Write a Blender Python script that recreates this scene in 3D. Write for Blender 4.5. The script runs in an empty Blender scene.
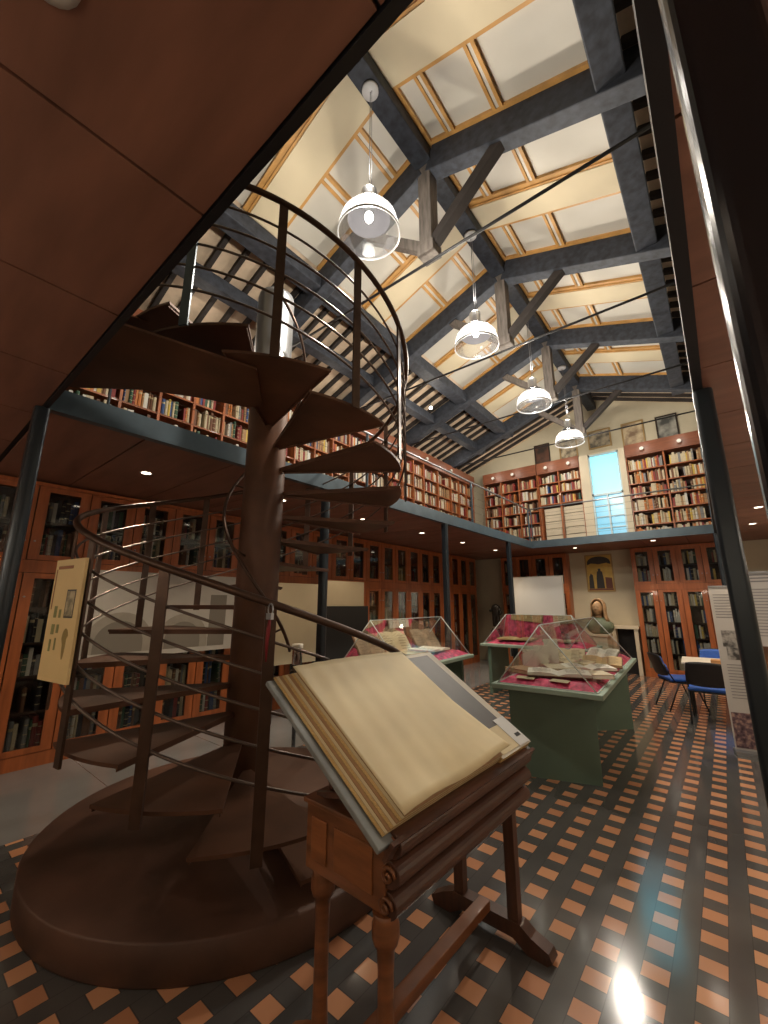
import bpy, bmesh, math, random
from mathutils import Vector, Matrix, Quaternion
random.seed(7)
C = bpy.context.scene.collection
PI = math.pi
def R(d): return math.radians(d)

# ------------------------------------------------------------------ materials
MATS = {}
def mat(name, col, rough=.5, metal=0., var=.0, scale=8., stretch=(1,1,1), bump=0., spec=.5, emit=None, estr=0., alpha=None, coat=0.):
    if name in MATS: return MATS[name]
    m = bpy.data.materials.new(name); m.use_nodes = True
    nt = m.node_tree; b = nt.nodes['Principled BSDF']
    b.inputs['Base Color'].default_value = (*col, 1); b.inputs['Roughness'].default_value = rough
    b.inputs['Metallic'].default_value = metal; b.inputs['Specular IOR Level'].default_value = spec
    b.inputs['Coat Weight'].default_value = coat
    if var or bump:
        tc = nt.nodes.new('ShaderNodeTexCoord'); mp = nt.nodes.new('ShaderNodeMapping'); mp.inputs['Scale'].default_value = stretch
        nz = nt.nodes.new('ShaderNodeTexNoise'); nz.inputs['Scale'].default_value = scale; nz.inputs['Detail'].default_value = 5
        nt.links.new(tc.outputs['Object'], mp.inputs[0]); nt.links.new(mp.outputs[0], nz.inputs[0])
        if var:
            cr = nt.nodes.new('ShaderNodeValToRGB')
            cr.color_ramp.elements[0].position = .3; cr.color_ramp.elements[1].position = .7
            cr.color_ramp.elements[0].color = (*[c*(1-var) for c in col], 1)
            cr.color_ramp.elements[1].color = (*[min(1, c*(1+var)) for c in col], 1)
            nt.links.new(nz.outputs[0], cr.inputs[0]); nt.links.new(cr.outputs[0], b.inputs['Base Color'])
        if bump:
            bp = nt.nodes.new('ShaderNodeBump'); bp.inputs['Strength'].default_value = bump; bp.inputs['Distance'].default_value = .01
            nt.links.new(nz.outputs[0], bp.inputs['Height']); nt.links.new(bp.outputs[0], b.inputs['Normal'])
    if emit:
        b.inputs['Emission Color'].default_value = (*emit, 1); b.inputs['Emission Strength'].default_value = estr
    MATS[name] = m
    return m
def glass_mat(name, tint=(.9,.95,.95), refl=.06, rough=.02):
    m = bpy.data.materials.new(name); m.use_nodes = True; nt = m.node_tree; nt.nodes.clear()
    o = nt.nodes.new('ShaderNodeOutputMaterial'); mx = nt.nodes.new('ShaderNodeMixShader')
    t = nt.nodes.new('ShaderNodeBsdfTransparent'); t.inputs[0].default_value = (*tint, 1)
    g = nt.nodes.new('ShaderNodeBsdfGlossy'); g.inputs['Roughness'].default_value = rough
    fr = nt.nodes.new('ShaderNodeLayerWeight'); fr.inputs[0].default_value = .35
    ma = nt.nodes.new('ShaderNodeMath'); ma.operation = 'MULTIPLY_ADD'; ma.inputs[1].default_value = .45; ma.inputs[2].default_value = refl
    nt.links.new(fr.outputs['Fresnel'], ma.inputs[0]); nt.links.new(ma.outputs[0], mx.inputs[0])
    nt.links.new(t.outputs[0], mx.inputs[1]); nt.links.new(g.outputs[0], mx.inputs[2]); nt.links.new(mx.outputs[0], o.inputs[0])
    MATS[name] = m; return m

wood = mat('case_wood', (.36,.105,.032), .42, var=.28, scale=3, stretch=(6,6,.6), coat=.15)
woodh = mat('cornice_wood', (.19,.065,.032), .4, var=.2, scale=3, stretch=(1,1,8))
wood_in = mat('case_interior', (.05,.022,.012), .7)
soffitm = mat('soffit_veneer', (.20,.088,.058), .5, var=.2, scale=1.6, stretch=(1,5,1), coat=.06)
seam = mat('seam_black', (.01,.008,.008), .8)
steel = mat('blue_grey_steel', (.06,.088,.11), .38, metal=.35, var=.15, scale=6)
blacksteel = mat('black_gloss_steel', (.012,.012,.015), .22, metal=.4, spec=.6)
railsteel = mat('rail_brown_steel', (.075,.042,.028), .4, metal=.55, var=.2, scale=10)
rodsteel = mat('rail_rod_steel', (.13,.10,.085), .35, metal=.7)
stairm = mat('stair_rust_paint', (.10,.043,.022), .5, metal=.25, var=.35, scale=3)
stairbase = mat('stair_platform_paint', (.075,.036,.023), .55, metal=.15, var=.5, scale=2.2)
galv = mat('pale_steel', (.35,.37,.4), .3, metal=.8)
beam = mat('dark_painted_timber', (.030,.035,.047), .65, var=.45, scale=6, stretch=(2,2,2), bump=.4)
beamgrey = mat('weathered_grey_timber', (.15,.13,.115), .7, var=.35, scale=5, stretch=(6,6,.8), bump=.4)
joistm = mat('black_joist', (.03,.024,.022), .7, var=.3, scale=6)
terra = mat('roof_terracotta', (.66,.52,.38), .8, var=.15, scale=5)
cream = mat('ceiling_cream', (.64,.55,.38), .7, var=.06, scale=1.5)
panelw = mat('skylight_panel', (.60,.57,.50), .5, var=.06, scale=1.2)
goldw = mat('pine_moulding', (.52,.28,.085), .45, var=.25, scale=4, stretch=(1,1,1))
plaster = mat('warm_plaster', (.62,.55,.42), .85, var=.06, scale=2)
plaster_g = mat('wall_plaster', (.50,.45,.33), .85, var=.08, scale=2)
plaster_u = mat('upper_wall_plaster', (.60,.55,.45), .85, var=.06, scale=2)
green = mat('sage_green_paint', (.11,.175,.135), .5, var=.08, scale=3)
greentop = mat('pale_green_edge', (.27,.36,.29), .45)
redcloth = mat('crimson_cloth', (.75,.06,.15), .55, var=.65, scale=14, bump=.9)
paper = mat('aged_paper', (.62,.53,.34), .75, var=.1, scale=6)
paperw = mat('white_paper', (.78,.75,.65), .7, var=.05, scale=6)
bluec = mat('blue_upholstery', (.012,.09,.42), .6, var=.1, scale=20)
blackp = mat('black_plastic', (.012,.012,.014), .45)
white_t = mat('white_laminate', (.72,.68,.58), .35)
lectw = mat('lectern_wood', (.17,.062,.022), .42, var=.4, scale=4, stretch=(1,1,6), coat=.15)
lectd = mat('lectern_dark_wood', (.075,.03,.017), .4, var=.4, scale=4, stretch=(6,1,1), coat=.2)
pane = glass_mat('door_glass', (.86,.88,.88), .02, .05)
vglass = glass_mat('vitrine_glass', (.95,.97,.96), .02, .02)
shadeg = glass_mat('lamp_shade_glass', (.93,.94,.95), .05, .12)
_n=shadeg.node_tree; _t=_n.nodes.new('ShaderNodeBsdfTranslucent'); _t.inputs[0].default_value=(.8,.82,.85,1); _m=_n.nodes.new('ShaderNodeMixShader'); _m.inputs[0].default_value=.22
_o=_n.nodes['Material Output']; _p=_o.inputs[0].links[0].from_socket; _n.links.new(_p,_m.inputs[1]); _n.links.new(_t.outputs[0],_m.inputs[2]); _n.links.new(_m.outputs[0],_o.inputs[0])

# ------------------------------------------------------------------ mesh helper
class MB:
    def __init__(s): s.v=[]; s.f=[]; s.mi=[]; s.sm=[]
    def add(s, vs, fs, mi=0, M=None, smooth=False):
        n=len(s.v)
        for p in vs:
            p=Vector(p); s.v.append(tuple(M@p) if M else tuple(p))
        for f in fs: s.f.append([i+n for i in f]); s.mi.append(mi); s.sm.append(smooth)
    def box(s, x0,y0,z0,x1,y1,z1, mi=0, M=None):
        v=[(x0,y0,z0),(x1,y0,z0),(x1,y1,z0),(x0,y1,z0),(x0,y0,z1),(x1,y0,z1),(x1,y1,z1),(x0,y1,z1)]
        s.add(v,[(0,3,2,1),(4,5,6,7),(0,1,5,4),(1,2,6,5),(2,3,7,6),(3,0,4,7)],mi,M)
    def bar(s, a, b, w, h, mi=0, up=(0,0,1)):     # box beam from a to b, width w, height h
        a=Vector(a); b=Vector(b); d=(b-a); L=d.length; d.normalize(); u=Vector(up)
        x=d.cross(u)
        if x.length<1e-4: x=d.cross(Vector((1,0,0)))
        x.normalize(); z=x.cross(d)
        M=Matrix((( x.x,d.x,z.x,a.x),(x.y,d.y,z.y,a.y),(x.z,d.z,z.z,a.z),(0,0,0,1)))
        s.box(-w/2,0,-h/2,w/2,L,h/2,mi,M)
    def tube(s, pts, r, n=8, mi=0, closed=False, cap=True):
        pts=[Vector(p) for p in pts]; N=len(pts); base=len(s.v); prev=None
        rr = r if isinstance(r,(list,tuple)) else [r]*N
        for i,p in enumerate(pts):
            if closed: t=pts[(i+1)%N]-pts[i-1]
            else: t=pts[min(i+1,N-1)]-pts[max(i-1,0)]
            t.normalize()
            if prev is None:
                a=Vector((0,0,1)) if abs(t.z)<.9 else Vector((1,0,0)); x=t.cross(a).normalized()
            else:
                x=(prev-t*prev.dot(t)).normalized()
            prev=x; y=t.cross(x)
            for k in range(n):
                a=2*PI*k/n; q=p+(x*math.cos(a)+y*math.sin(a))*rr[i]; s.v.append(tuple(q))
        m = N if closed else N-1
        for i in range(m):
            j=(i+1)%N
            for k in range(n):
                k2=(k+1)%n; s.f.append([base+i*n+k,base+i*n+k2,base+j*n+k2,base+j*n+k]); s.mi.append(mi); s.sm.append(n>5)
        if cap and not closed:
            s.f.append([base+k for k in range(n)][::-1]); s.mi.append(mi); s.sm.append(False)
            s.f.append([base+(N-1)*n+k for k in range(n)]); s.mi.append(mi); s.sm.append(False)
    def lathe(s, prof, n=24, c=(0,0,0), mi=0, cap=False):
        base=len(s.v)
        for r,z in prof:
            for k in range(n):
                a=2*PI*k/n; s.v.append((c[0]+r*math.cos(a),c[1]+r*math.sin(a),c[2]+z))
        for i in range(len(prof)-1):
            for k in range(n):
                k2=(k+1)%n; s.f.append([base+i*n+k,base+i*n+k2,base+(i+1)*n+k2,base+(i+1)*n+k]); s.mi.append(mi); s.sm.append(True)
        if cap:
            for i,rev in ((0,True),(len(prof)-1,False)):
                f=[base+i*n+k for k in range(n)]; s.f.append(f[::-1] if rev else f); s.mi.append(mi); s.sm.append(False)
    def prism(s, poly, z0, z1, mi=0, M=None):
        n=len(poly); vs=[(x,y,z0) for x,y in poly]+[(x,y,z1) for x,y in poly]
        fs=[list(range(n))[::-1], [n+i for i in range(n)]]+[[i,(i+1)%n,n+(i+1)%n,n+i] for i in range(n)]
        s.add(vs,fs,mi,M)
    def build(s, name, mats, parent=None, bevel=0., loc=None):
        me=bpy.data.meshes.new(name); me.from_pydata(s.v,[],s.f)
        if not isinstance(mats,(list,tuple)): mats=[mats]
        for m in mats: me.materials.append(m)
        me.polygons.foreach_set('material_index', s.mi); me.polygons.foreach_set('use_smooth', s.sm); me.update()
        o=bpy.data.objects.new(name, me); C.objects.link(o)
        if parent: o.parent=parent
        if loc: o.location=loc
        if bevel:
            b=o.modifiers.new('bevel','BEVEL'); b.width=bevel; b.segments=2; b.limit_method='ANGLE'
        return o
def tag(o, label=None, cat=None, group=None, kind=None):
    if label: o['label']=label
    if cat: o['category']=cat
    if group: o['group']=group
    if kind: o['kind']=kind
    return o
def empty(name, loc=(0,0,0), rz=0, **k):
    o=bpy.data.objects.new(name,None); C.objects.link(o); o.location=loc; o.rotation_euler=(0,0,rz); o.empty_display_size=.05
    return tag(o,**k)
CH={}
def kids(o): return [c for c in C.objects if c.parent is o]
def copy_tree(o, parent=None, cache=None):
    if cache is None:
        cache={}
        for c in C.objects:
            if c.parent: cache.setdefault(c.parent.name,[]).append(c)
    c=o.copy(); C.objects.link(c)
    if parent: c.parent=parent
    for ch in cache.get(o.name,[]): copy_tree(ch,c,cache)
    return c

# ------------------------------------------------------------------ main dimensions
XL,XR,YN,YF=-3.42,.03,.53,9.85          # opening of the gallery ring
WL,WR,WN,WF=-6.0,1.75,-1.9,11.62        # inner wall faces
ZS,ZD=2.92,3.05                         # soffit, deck
RX,RZ,RS=-2.1,7.1,.36                   # ridge
def rz(x): return RZ-RS*abs(x-RX)

# ------------------------------------------------------------------ floor
fl=MB(); fl.box(WL-.3,WN-.3,-.1,WR+.3,WF+.3,0)
fm=bpy.data.materials.new('slate_and_terracotta_tiles'); fm.use_nodes=True; nt=fm.node_tree; B=nt.nodes['Principled BSDF']
N=nt.nodes.new; Lk=nt.links.new
def mth(op,a,b=None,c=None):
    n=N('ShaderNodeMath'); n.operation=op
    for i,v in enumerate((a,b,c)):
        if v is None: continue
        if isinstance(v,(int,float)): n.inputs[i].default_value=v
        else: Lk(v,n.inputs[i])
    return n.outputs[0]
tc=N('ShaderNodeTexCoord'); sx=N('ShaderNodeSeparateXYZ'); Lk(tc.outputs['Object'],sx.inputs[0])
X,Y=sx.outputs[0],sx.outputs[1]
def cell(v,off,p): return mth('ABSOLUTE',mth('SUBTRACT',mth('FRACT',mth('ADD',mth('DIVIDE',mth('SUBTRACT',v,off),p),.5)),.5))
P=.1985
cx_=cell(X,-.466,P); cy_=cell(Y,2.475,P)
inx=mth('LESS_THAN',cx_,.052/P); iny=mth('LESS_THAN',cy_,.0485/P)
til=mth('MULTIPLY',inx,iny)
reg=mth('GREATER_THAN',X,-4.02)
til=mth('MULTIPLY',til,reg)
# fine joints between the slate slabs
jx=mth('LESS_THAN',mth('ABSOLUTE',mth('SUBTRACT',cx_,.054/P)),.002/P)
jy=mth('LESS_THAN',mth('ABSOLUTE',mth('SUBTRACT',cy_,.05/P)),.003/P)
jn=mth('MULTIPLY',mth('MAXIMUM',mth('MULTIPLY',jx,1),mth('MULTIPLY',jy,inx)),reg)
# large joints of the plain border
bx=mth('LESS_THAN',cell(Y,.4,1.2),.004); jn2=mth('MULTIPLY',bx,mth('SUBTRACT',1,reg))
nz=N('ShaderNodeTexNoise'); nz.inputs['Scale'].default_value=3; nz.inputs['Detail'].default_value=6; Lk(tc.outputs['Object'],nz.inputs[0])
wn=N('ShaderNodeTexWhiteNoise'); wn.noise_dimensions='2D'
cmb=N('ShaderNodeCombineXYZ'); Lk(mth('FLOOR',mth('ADD',mth('DIVIDE',mth('SUBTRACT',X,-.466),P),.5)),cmb.inputs[0]); Lk(mth('FLOOR',mth('ADD',mth('DIVIDE',mth('SUBTRACT',Y,2.475),P),.5)),cmb.inputs[1]); Lk(cmb.outputs[0],wn.inputs[0])
def mixc(f,a,b):
    n=N('ShaderNodeMix'); n.data_type='RGBA'
    for i,v in ((0,f),(6,a),(7,b)):
        if isinstance(v,tuple): n.inputs[i].default_value=(*v,1)
        elif isinstance(v,(int,float)): n.inputs[i].default_value=v
        else: Lk(v,n.inputs[i])
    return n.outputs[2]
sl=mixc(nz.outputs[0],(.055,.055,.056),(.095,.093,.09))
bord=mixc(nz.outputs[0],(.15,.15,.15),(.21,.21,.21))
orr=mixc(wn.outputs[0],(.46,.21,.11),(.60,.31,.17))
orr=mixc(mth('MULTIPLY',nz.outputs[0],.25),orr,(.3,.14,.08))
col=mixc(reg,bord,sl); col=mixc(til,col,orr); col=mixc(mth('MULTIPLY',mth('MAXIMUM',jn,jn2),.6),col,(.035,.035,.035))
Lk(col,B.inputs['Base Color'])
rg=mth('MULTIPLY_ADD',nz.outputs[0],.10,.08); Lk(rg,B.inputs['Roughness'])
B.inputs['Specular IOR Level'].default_value=.75
tag(fl.build('floor',fm),kind='structure')

# ------------------------------------------------------------------ walls
def wallgable(name,y0,y1,m):
    b=MB(); pts=[(WL-.3,-.1),(WR+.3,-.1),(WR+.3,rz(WR+.3)+.1),(RX,RZ+.1),(WL-.3,rz(WL-.3)+.1)]
    vs=[(x,y0,z) for x,z in pts]+[(x,y1,z) for x,z in pts]; n=5
    b.add(vs,[list(range(n)),[n+i for i in range(n)][::-1]]+[[i,n+i,n+(i+1)%n,(i+1)%n] for i in range(n)])
    tag(b.build(name,m),kind='structure')
wallgable('wall_far',WF,WF+.2,plaster_g)
wallgable('wall_near',WN-.2,WN,plaster_g)
b=MB(); b.box(WL-.2,WN,0,WL,WF,rz(WL)+.05); tag(b.build('wall_left',plaster_u),kind='structure')
b=MB(); b.box(WR,WN,0,WR+.2,WF,rz(WR)+.05); tag(b.build('wall_right',plaster_u),kind='structure')
# roof deck
b=MB()
for sg in (-1,1):
    xe = WL-.2 if sg<0 else WR+.2
    vs=[(RX,WN,RZ),(RX,WF,RZ),(xe,WF,rz(xe)),(xe,WN,rz(xe))]+[(RX,WN,RZ+.1),(RX,WF,RZ+.1),(xe,WF,rz(xe)+.1),(xe,WN,rz(xe)+.1)]
    f=[(0,1,2,3),(7,6,5,4),(0,4,5,1),(1,5,6,2),(2,6,7,3),(3,7,4,0)]
    b.add(vs,f if sg<0 else [tuple(reversed(q)) for q in f])
tag(b.build('ceiling',terra),kind='structure')

# ------------------------------------------------------------------ gallery ring
g=empty('gallery',(0,0,0),label='mezzanine gallery ring with reddish brown veneer soffit and blue grey steel edge',cat='gallery')
dk=MB()
g_=.012
dk.box(WL+g_,WN+g_,ZS+.02,WR-g_,YN-.03,3.44)
for x0,y0,x1,y1 in ((WL+g_,YF+.03,WR-g_,WF-g_),(WL+g_,YN-.03,XL-.03,YF+.03),(XR+.03,YN-.03,WR-g_,YF+.03)): dk.box(x0,y0,ZS+.02,x1,y1,ZD)
dk.build('deck',seam,g)
def soffit(rects):
    s=MB()
    for x0,y0,x1,y1 in rects: s.box(x0+.006,y0+.006,ZS,x1-.006,y1-.006,ZS+.02)
    s.build('soffit_panels',soffitm,g)
xs=[-5.985,-5.22,-4.42,-3.62,-2.82,-2.02,-1.22,-.42,.38,1.18,1.735]
soffit([(xs[i],y0,xs[i+1],y1) for i in range(len(xs)-1) for y0,y1 in ((WN+.012,-.7),(-.7,YN-.03))])
ys=[YN]+[1.18+.8*i for i in range(11)]+[YF]
soffit([(XR+.03,ys[i],WR-.012,ys[i+1]) for i in range(len(ys)-1)])
soffit([(WL+.012,ys[i],XL-.03,ys[i+1]) for i in range(len(ys)-1)])
soffit([(xs[i],YF+.03,xs[i+1],WF-.012) for i in range(len(xs)-1)])
f=MB()
e=.03; zt=ZD+.03; zb=ZS-.01
f.box(XL-e,YN,zb,XL,YF,zt); nf=MB(); nf.box(XR,YN,zb,XR+e,YF,zt)
nf.box(XL-e,YN-e,zb,XR+e,YN,3.47); f.box(XL-e,YF,zb,XR+e,YF+e,zt)
f.box(XL-.07,YN,zb,XL-e,YF,zb+.012); nf.box(XR+e,YN,zb,XR+.05,YF,zb+.012); f.box(XL-.07,YF+e,zb,XR+.07,YF+.07,zb+.012)
f.build('edge_channel',steel,g); nf.build('dark_edge_channel',mat('edge_dark_steel',(.014,.014,.017),.4,metal=.3),g)


# columns
colsteel=mat('column_dark_steel',(.022,.03,.038),.3,metal=.4,var=.1,scale=5)
def column(x,y,label,m=steel,z1=ZS-.012):
    t=empty('steel_column',(x,y,0),label=label,cat='column',group='columns under the gallery edge')
    b=MB(); pts=[]
    for cxx,sgn in ((-.024,-1),(.024,1)):
        for k in range(13):
            a=(PI/2+PI*k/12) if sgn<0 else (-PI/2+PI*k/12)
            pts.append((cxx+.026*math.cos(a)+(-.002 if sgn<0 else .002), .042*math.sin(a)))
    b.prism(pts,.012,z1); b.build('shaft',m,t)
    b=MB(); b.box(-.085,-.085,0,.085,.085,.012); b.build('base_plate',m,t)
    return t
column(XR+.072,YN+.085,'glossy black steel column closest to the camera, at the picture edge',blacksteel)
column(XR+.045,3.08,'dark steel column in front of the roll-up banners',colsteel)
column(XR+.03,YF+.03,'dark steel column at the far right gallery corner',colsteel)
column(XL-.035,YN-.03,'dark steel column at the left corner of the near gallery',colsteel)
column(XL-.045,3.15,'blue grey steel column seen behind the stair treads',colsteel)
column(XL-.045,5.84,'slim steel column between stair and whiteboard, against the left cases',colsteel)
column(XL-.045,8.5,'steel column just left of the whiteboard',colsteel)

# downlights in the soffit
dl=mat('downlight_glow',(.9,.8,.65),.4,emit=(1,.85,.65),estr=7.)
ring=mat('downlight_ring',(.6,.58,.55),.35,metal=.6)
def downlight(x,y,label,power=18):
    t=empty('downlight',(x,y,ZS-.0005),label=label,cat='ceiling light',group='recessed downlights in the gallery soffit')
    b=MB(); b.lathe([(.045,-.002),(.06,-.006),(.062,0)],20); b.build('rim',ring,t)
    b=MB(); b.lathe([(.0,-.0025),(.045,-.002)],20); b.build('lens',dl,t)
    l=bpy.data.lights.new('downlight_lamp','SPOT'); l.energy=power; l.color=(1,.78,.55); l.spot_size=R(115); l.spot_blend=.8; l.shadow_soft_size=.05
    o=bpy.data.objects.new('downlight_lamp',l); C.objects.link(o); o.parent=t; o.location=(0,0,-.02)
DL=[(-4.45,1.55,'recessed light above the left end of the stair'),(-4.3,3.15,'recessed light hidden above the middle stair treads'),(-4.3,4.73,'recessed light seen just right of the stair column'),(-4.3,6.4,'recessed light above the left display case'),
(-4.3,8.0,'recessed light near the middle of the left soffit'),(-4.3,9.7,'recessed light in the far left soffit corner'),
(-2.62,10.5,'recessed light above the whiteboard'),(-1.0,10.3,'recessed light over the right bookcase'),(.55,6.0,'nearest of three recessed lights at the right edge'),
(.55,7.6,'middle of three recessed lights at the right edge'),(.55,9.15,'farthest of three recessed lights at the right edge'),(-.93,.0,'recessed light at the top edge overhead')]
for x,y,l in DL: downlight(x,y,l, 6 if y<.3 else 82)
for x,y in ((-3.2,-.9),(.9,-.9),(.9,2.2),(.9,3.9)): downlight(x,y,'added fill light outside the picture, at %.1f m'%y if 0 else ('added fill light over the near left corner' if x<0 else 'added fill light under the right gallery, out of view'),40)  # unseen downlights added as fill behind the camera and under the right gallery

scm=mat('fill_lamp_glass',(.9,.85,.75),.5,emit=(1,.82,.6),estr=3.)  # unseen wall lamps added to brighten the ground floor and soffits
def fill_lamp(x,y,rz_,power,label):
    t=empty('wall_fill_lamp',(x,y,1.95),rz_,label=label,cat='fill lamp',group='added fill lamps on the near and right walls')
    b=MB(); b.lathe([(.03,-.1),(.075,.0),(.085,.1)],20,(0,.12,0)); b.build('bowl',scm,t)
    b=MB(); b.tube([(0,.0,-.05),(0,.12,-.09)],.012,8); b.box(-.04,0,-.12,.04,.015,.05); b.build('bracket',steel,t)
    l=bpy.data.lights.new('fill_lamp_light','POINT'); l.energy=power*.75; l.color=(1,.86,.72); l.shadow_soft_size=.12
    o=bpy.data.objects.new('fill_lamp_light',l); C.objects.link(o); o.parent=t; o.location=(0,.14,.16)
for x,l in ((-4.6,'added fill lamp on the near wall, left'),(-2.6,'added fill lamp on the near wall, beside the left one'),(-.6,'added fill lamp on the near wall, behind the camera'),(1.1,'added fill lamp on the near wall, right corner')): fill_lamp(x,WN,0,26,l)
for y,l in ((1.6,'added fill lamp on the right wall, nearest'),(3.8,'added fill lamp on the right wall beside the nearest one'),(8.2,'added fill lamp on the right wall, far end')): fill_lamp(WR,y,PI/2,26,l)
# ------------------------------------------------------------------ bookcases (fronts at x=-5.6 and y=11.3)
case_frames=[]
CAND=[]     # candidate books: (matrix, size, colour, label)
PAL={'cream':(.55,.47,.32),'white':(.62,.60,.54),'brown':(.16,.07,.035),'dark red':(.24,.03,.025),'tan':(.36,.21,.10),'black':(.02,.02,.025),'blue':(.03,.07,.2),'green':(.04,.10,.06),'orange':(.5,.17,.04),'yellow':(.6,.42,.08),'grey':(.22,.22,.22)}
bmats={k:mat('binding_'+k.replace(' ','_'),v,.6,var=.12,scale=30) for k,v in PAL.items()}
def books_on(origin, ax, dep, length, h, palette, where, fill=.93, tmin=.022, tmax=.05, depth=.2):
    """row of books: origin at left front bottom, ax direction along the row, dep direction into the shelf"""
    p=0.01
    while p<length-tmin-.01:
        t=random.uniform(tmin,tmax)
        if p+t>length-.008: break
        if random.random()>fill: p+=random.uniform(.02,.1); continue
        hh=h*random.uniform(.66,.93); c=random.choice(palette)
        d=depth*random.uniform(.85,1)
        CAND.append([Vector(origin)+Vector(ax)*(p+t/2)+Vector(dep)*random.uniform(.0,.02), Vector(ax),Vector(dep),t*.95,hh,d,c,where])
        p+=t
upal=['cream']*5+['white']*3+['tan']*2+['dark red']*3+['brown']*2+['yellow','orange','blue','grey','green']
dpal=['black']*3+['brown']*3+['grey']*2+['cream']*2+['blue','green','dark red','white']
lpal=['brown']*4+['dark red']*3+['tan']*3+['cream']*4+['white']*2+['black','orange']

def case_unit(origin, ax, dep, n, pitch, label, group, zlist_lo, zlist_hi, H_=ZS-.02, dpt=.36, pal=dpal, stile=.2, where=''):
    """origin: floor point at left end of the front face, ax along it, dep into the case"""
    ax=Vector(ax); dep=Vector(dep); O=Vector(origin); W=n*pitch
    ang=math.atan2(ax.y,ax.x); fl_=1 if (Vector((-ax.y,ax.x,0))-dep).length<.1 else -1
    t=empty('bookcase',O,ang,label=label,cat='bookcase',group=group)
    def bx(b,x0,y0,z0,x1,y1,z1,mi=0):
        y0,y1=y0*fl_,y1*fl_
        b.box(min(x0,x1),min(y0,y1),z0,max(x0,x1),max(y0,y1),z1,mi)
    b=MB()
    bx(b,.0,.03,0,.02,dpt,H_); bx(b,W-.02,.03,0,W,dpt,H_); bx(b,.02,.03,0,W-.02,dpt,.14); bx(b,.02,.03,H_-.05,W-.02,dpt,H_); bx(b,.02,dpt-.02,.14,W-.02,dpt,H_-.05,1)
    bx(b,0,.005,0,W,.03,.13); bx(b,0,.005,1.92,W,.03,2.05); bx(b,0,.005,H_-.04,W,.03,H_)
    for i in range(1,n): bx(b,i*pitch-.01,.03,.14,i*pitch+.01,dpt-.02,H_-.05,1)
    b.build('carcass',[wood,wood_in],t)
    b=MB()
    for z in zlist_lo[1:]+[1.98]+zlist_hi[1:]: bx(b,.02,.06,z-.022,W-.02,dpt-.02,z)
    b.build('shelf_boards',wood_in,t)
    for i in range(n):
        for z0,z1 in ((.13,1.92),(2.05,H_-.04)):
            b=MB(); xa,xb=i*pitch+.006,(i+1)*pitch-.006; s=stile/2-.006
            bx(b,xa,0,z0+.005,xa+s,.028,z1-.005); bx(b,xb-s,0,z0+.005,xb,.028,z1-.005); bx(b,xa+s,0,z0+.005,xb-s,.028,z0+.06); bx(b,xa+s,0,z1-.06,xb-s,.028,z1-.005)
            d=b.build('door',wood,t)
            case_frames.append((d,(xa+s,xb-s,z0+.06,z1-.06,fl_)))
            k=MB(); kx=xb-.035 if i%2==0 else xa+.035; kz=z1-.25 if z0<1 else z0+.2
            k.tube([(kx,-.001*fl_,kz),(kx,-.02*fl_,kz)],.009,8); k.build('knob',galv,d)
    for i in range(n):
        o=O+ax*(i*pitch+.06)
        for zl,zt in ((zlist_lo,1.90),(zlist_hi,H_-.07)):
            for j,z in enumerate(zl):
                top = zl[j+1] if j+1<len(zl) else zt
                books_on(o+Vector((0,0,z+.001))+dep*.08, ax, dep, pitch-.12, top-z-.03, pal, where, fill=.9)
    return t
GL='glazed bookcases along the left ground wall'
lowz=[.15,.52,.87,1.2,1.56]; hiz=[2.10,2.48]
names=['partly outside the frame','left of the stair poster','behind the stair poster','just right of the stair poster','behind the lower stair treads','behind the arch print','left of the stair column','right of the stair column','behind the black cabinet','behind the left display case','beyond the left display case','in the far left corner']
for i in range(12):
    y=-.538+.974*i
    case_unit((-5.6,y,0),(0,1,0),(-1,0,0),2,.487,'glazed red brown wooden bookcase, two doors wide, '+names[i],GL,lowz,hiz,where='left glazed cases')
GF='glazed bookcases on the far ground wall'
for k,(x,n_,nm,pal) in enumerate([(-4.87,2,'beside the statuette, left of the whiteboard',dpal),(-3.965,2,'behind the whiteboard',dpal),(-1.6,2,'right of the stone niche',['white']*4+['cream']*3+['grey','blue','black','dark red']),(-.70,2,'behind the blue chairs',['white']*3+['cream']*2+['green','blue','black','yellow','dark red'])]):
    case_unit((x,11.3,0),(1,0,0),(0,1,0),n_,.45,'tall glazed wooden bookcase on the far wall, '+nm,GF,lowz,hiz,dpt=.3,pal=pal,stile=.2,where='far glazed cases')

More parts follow.
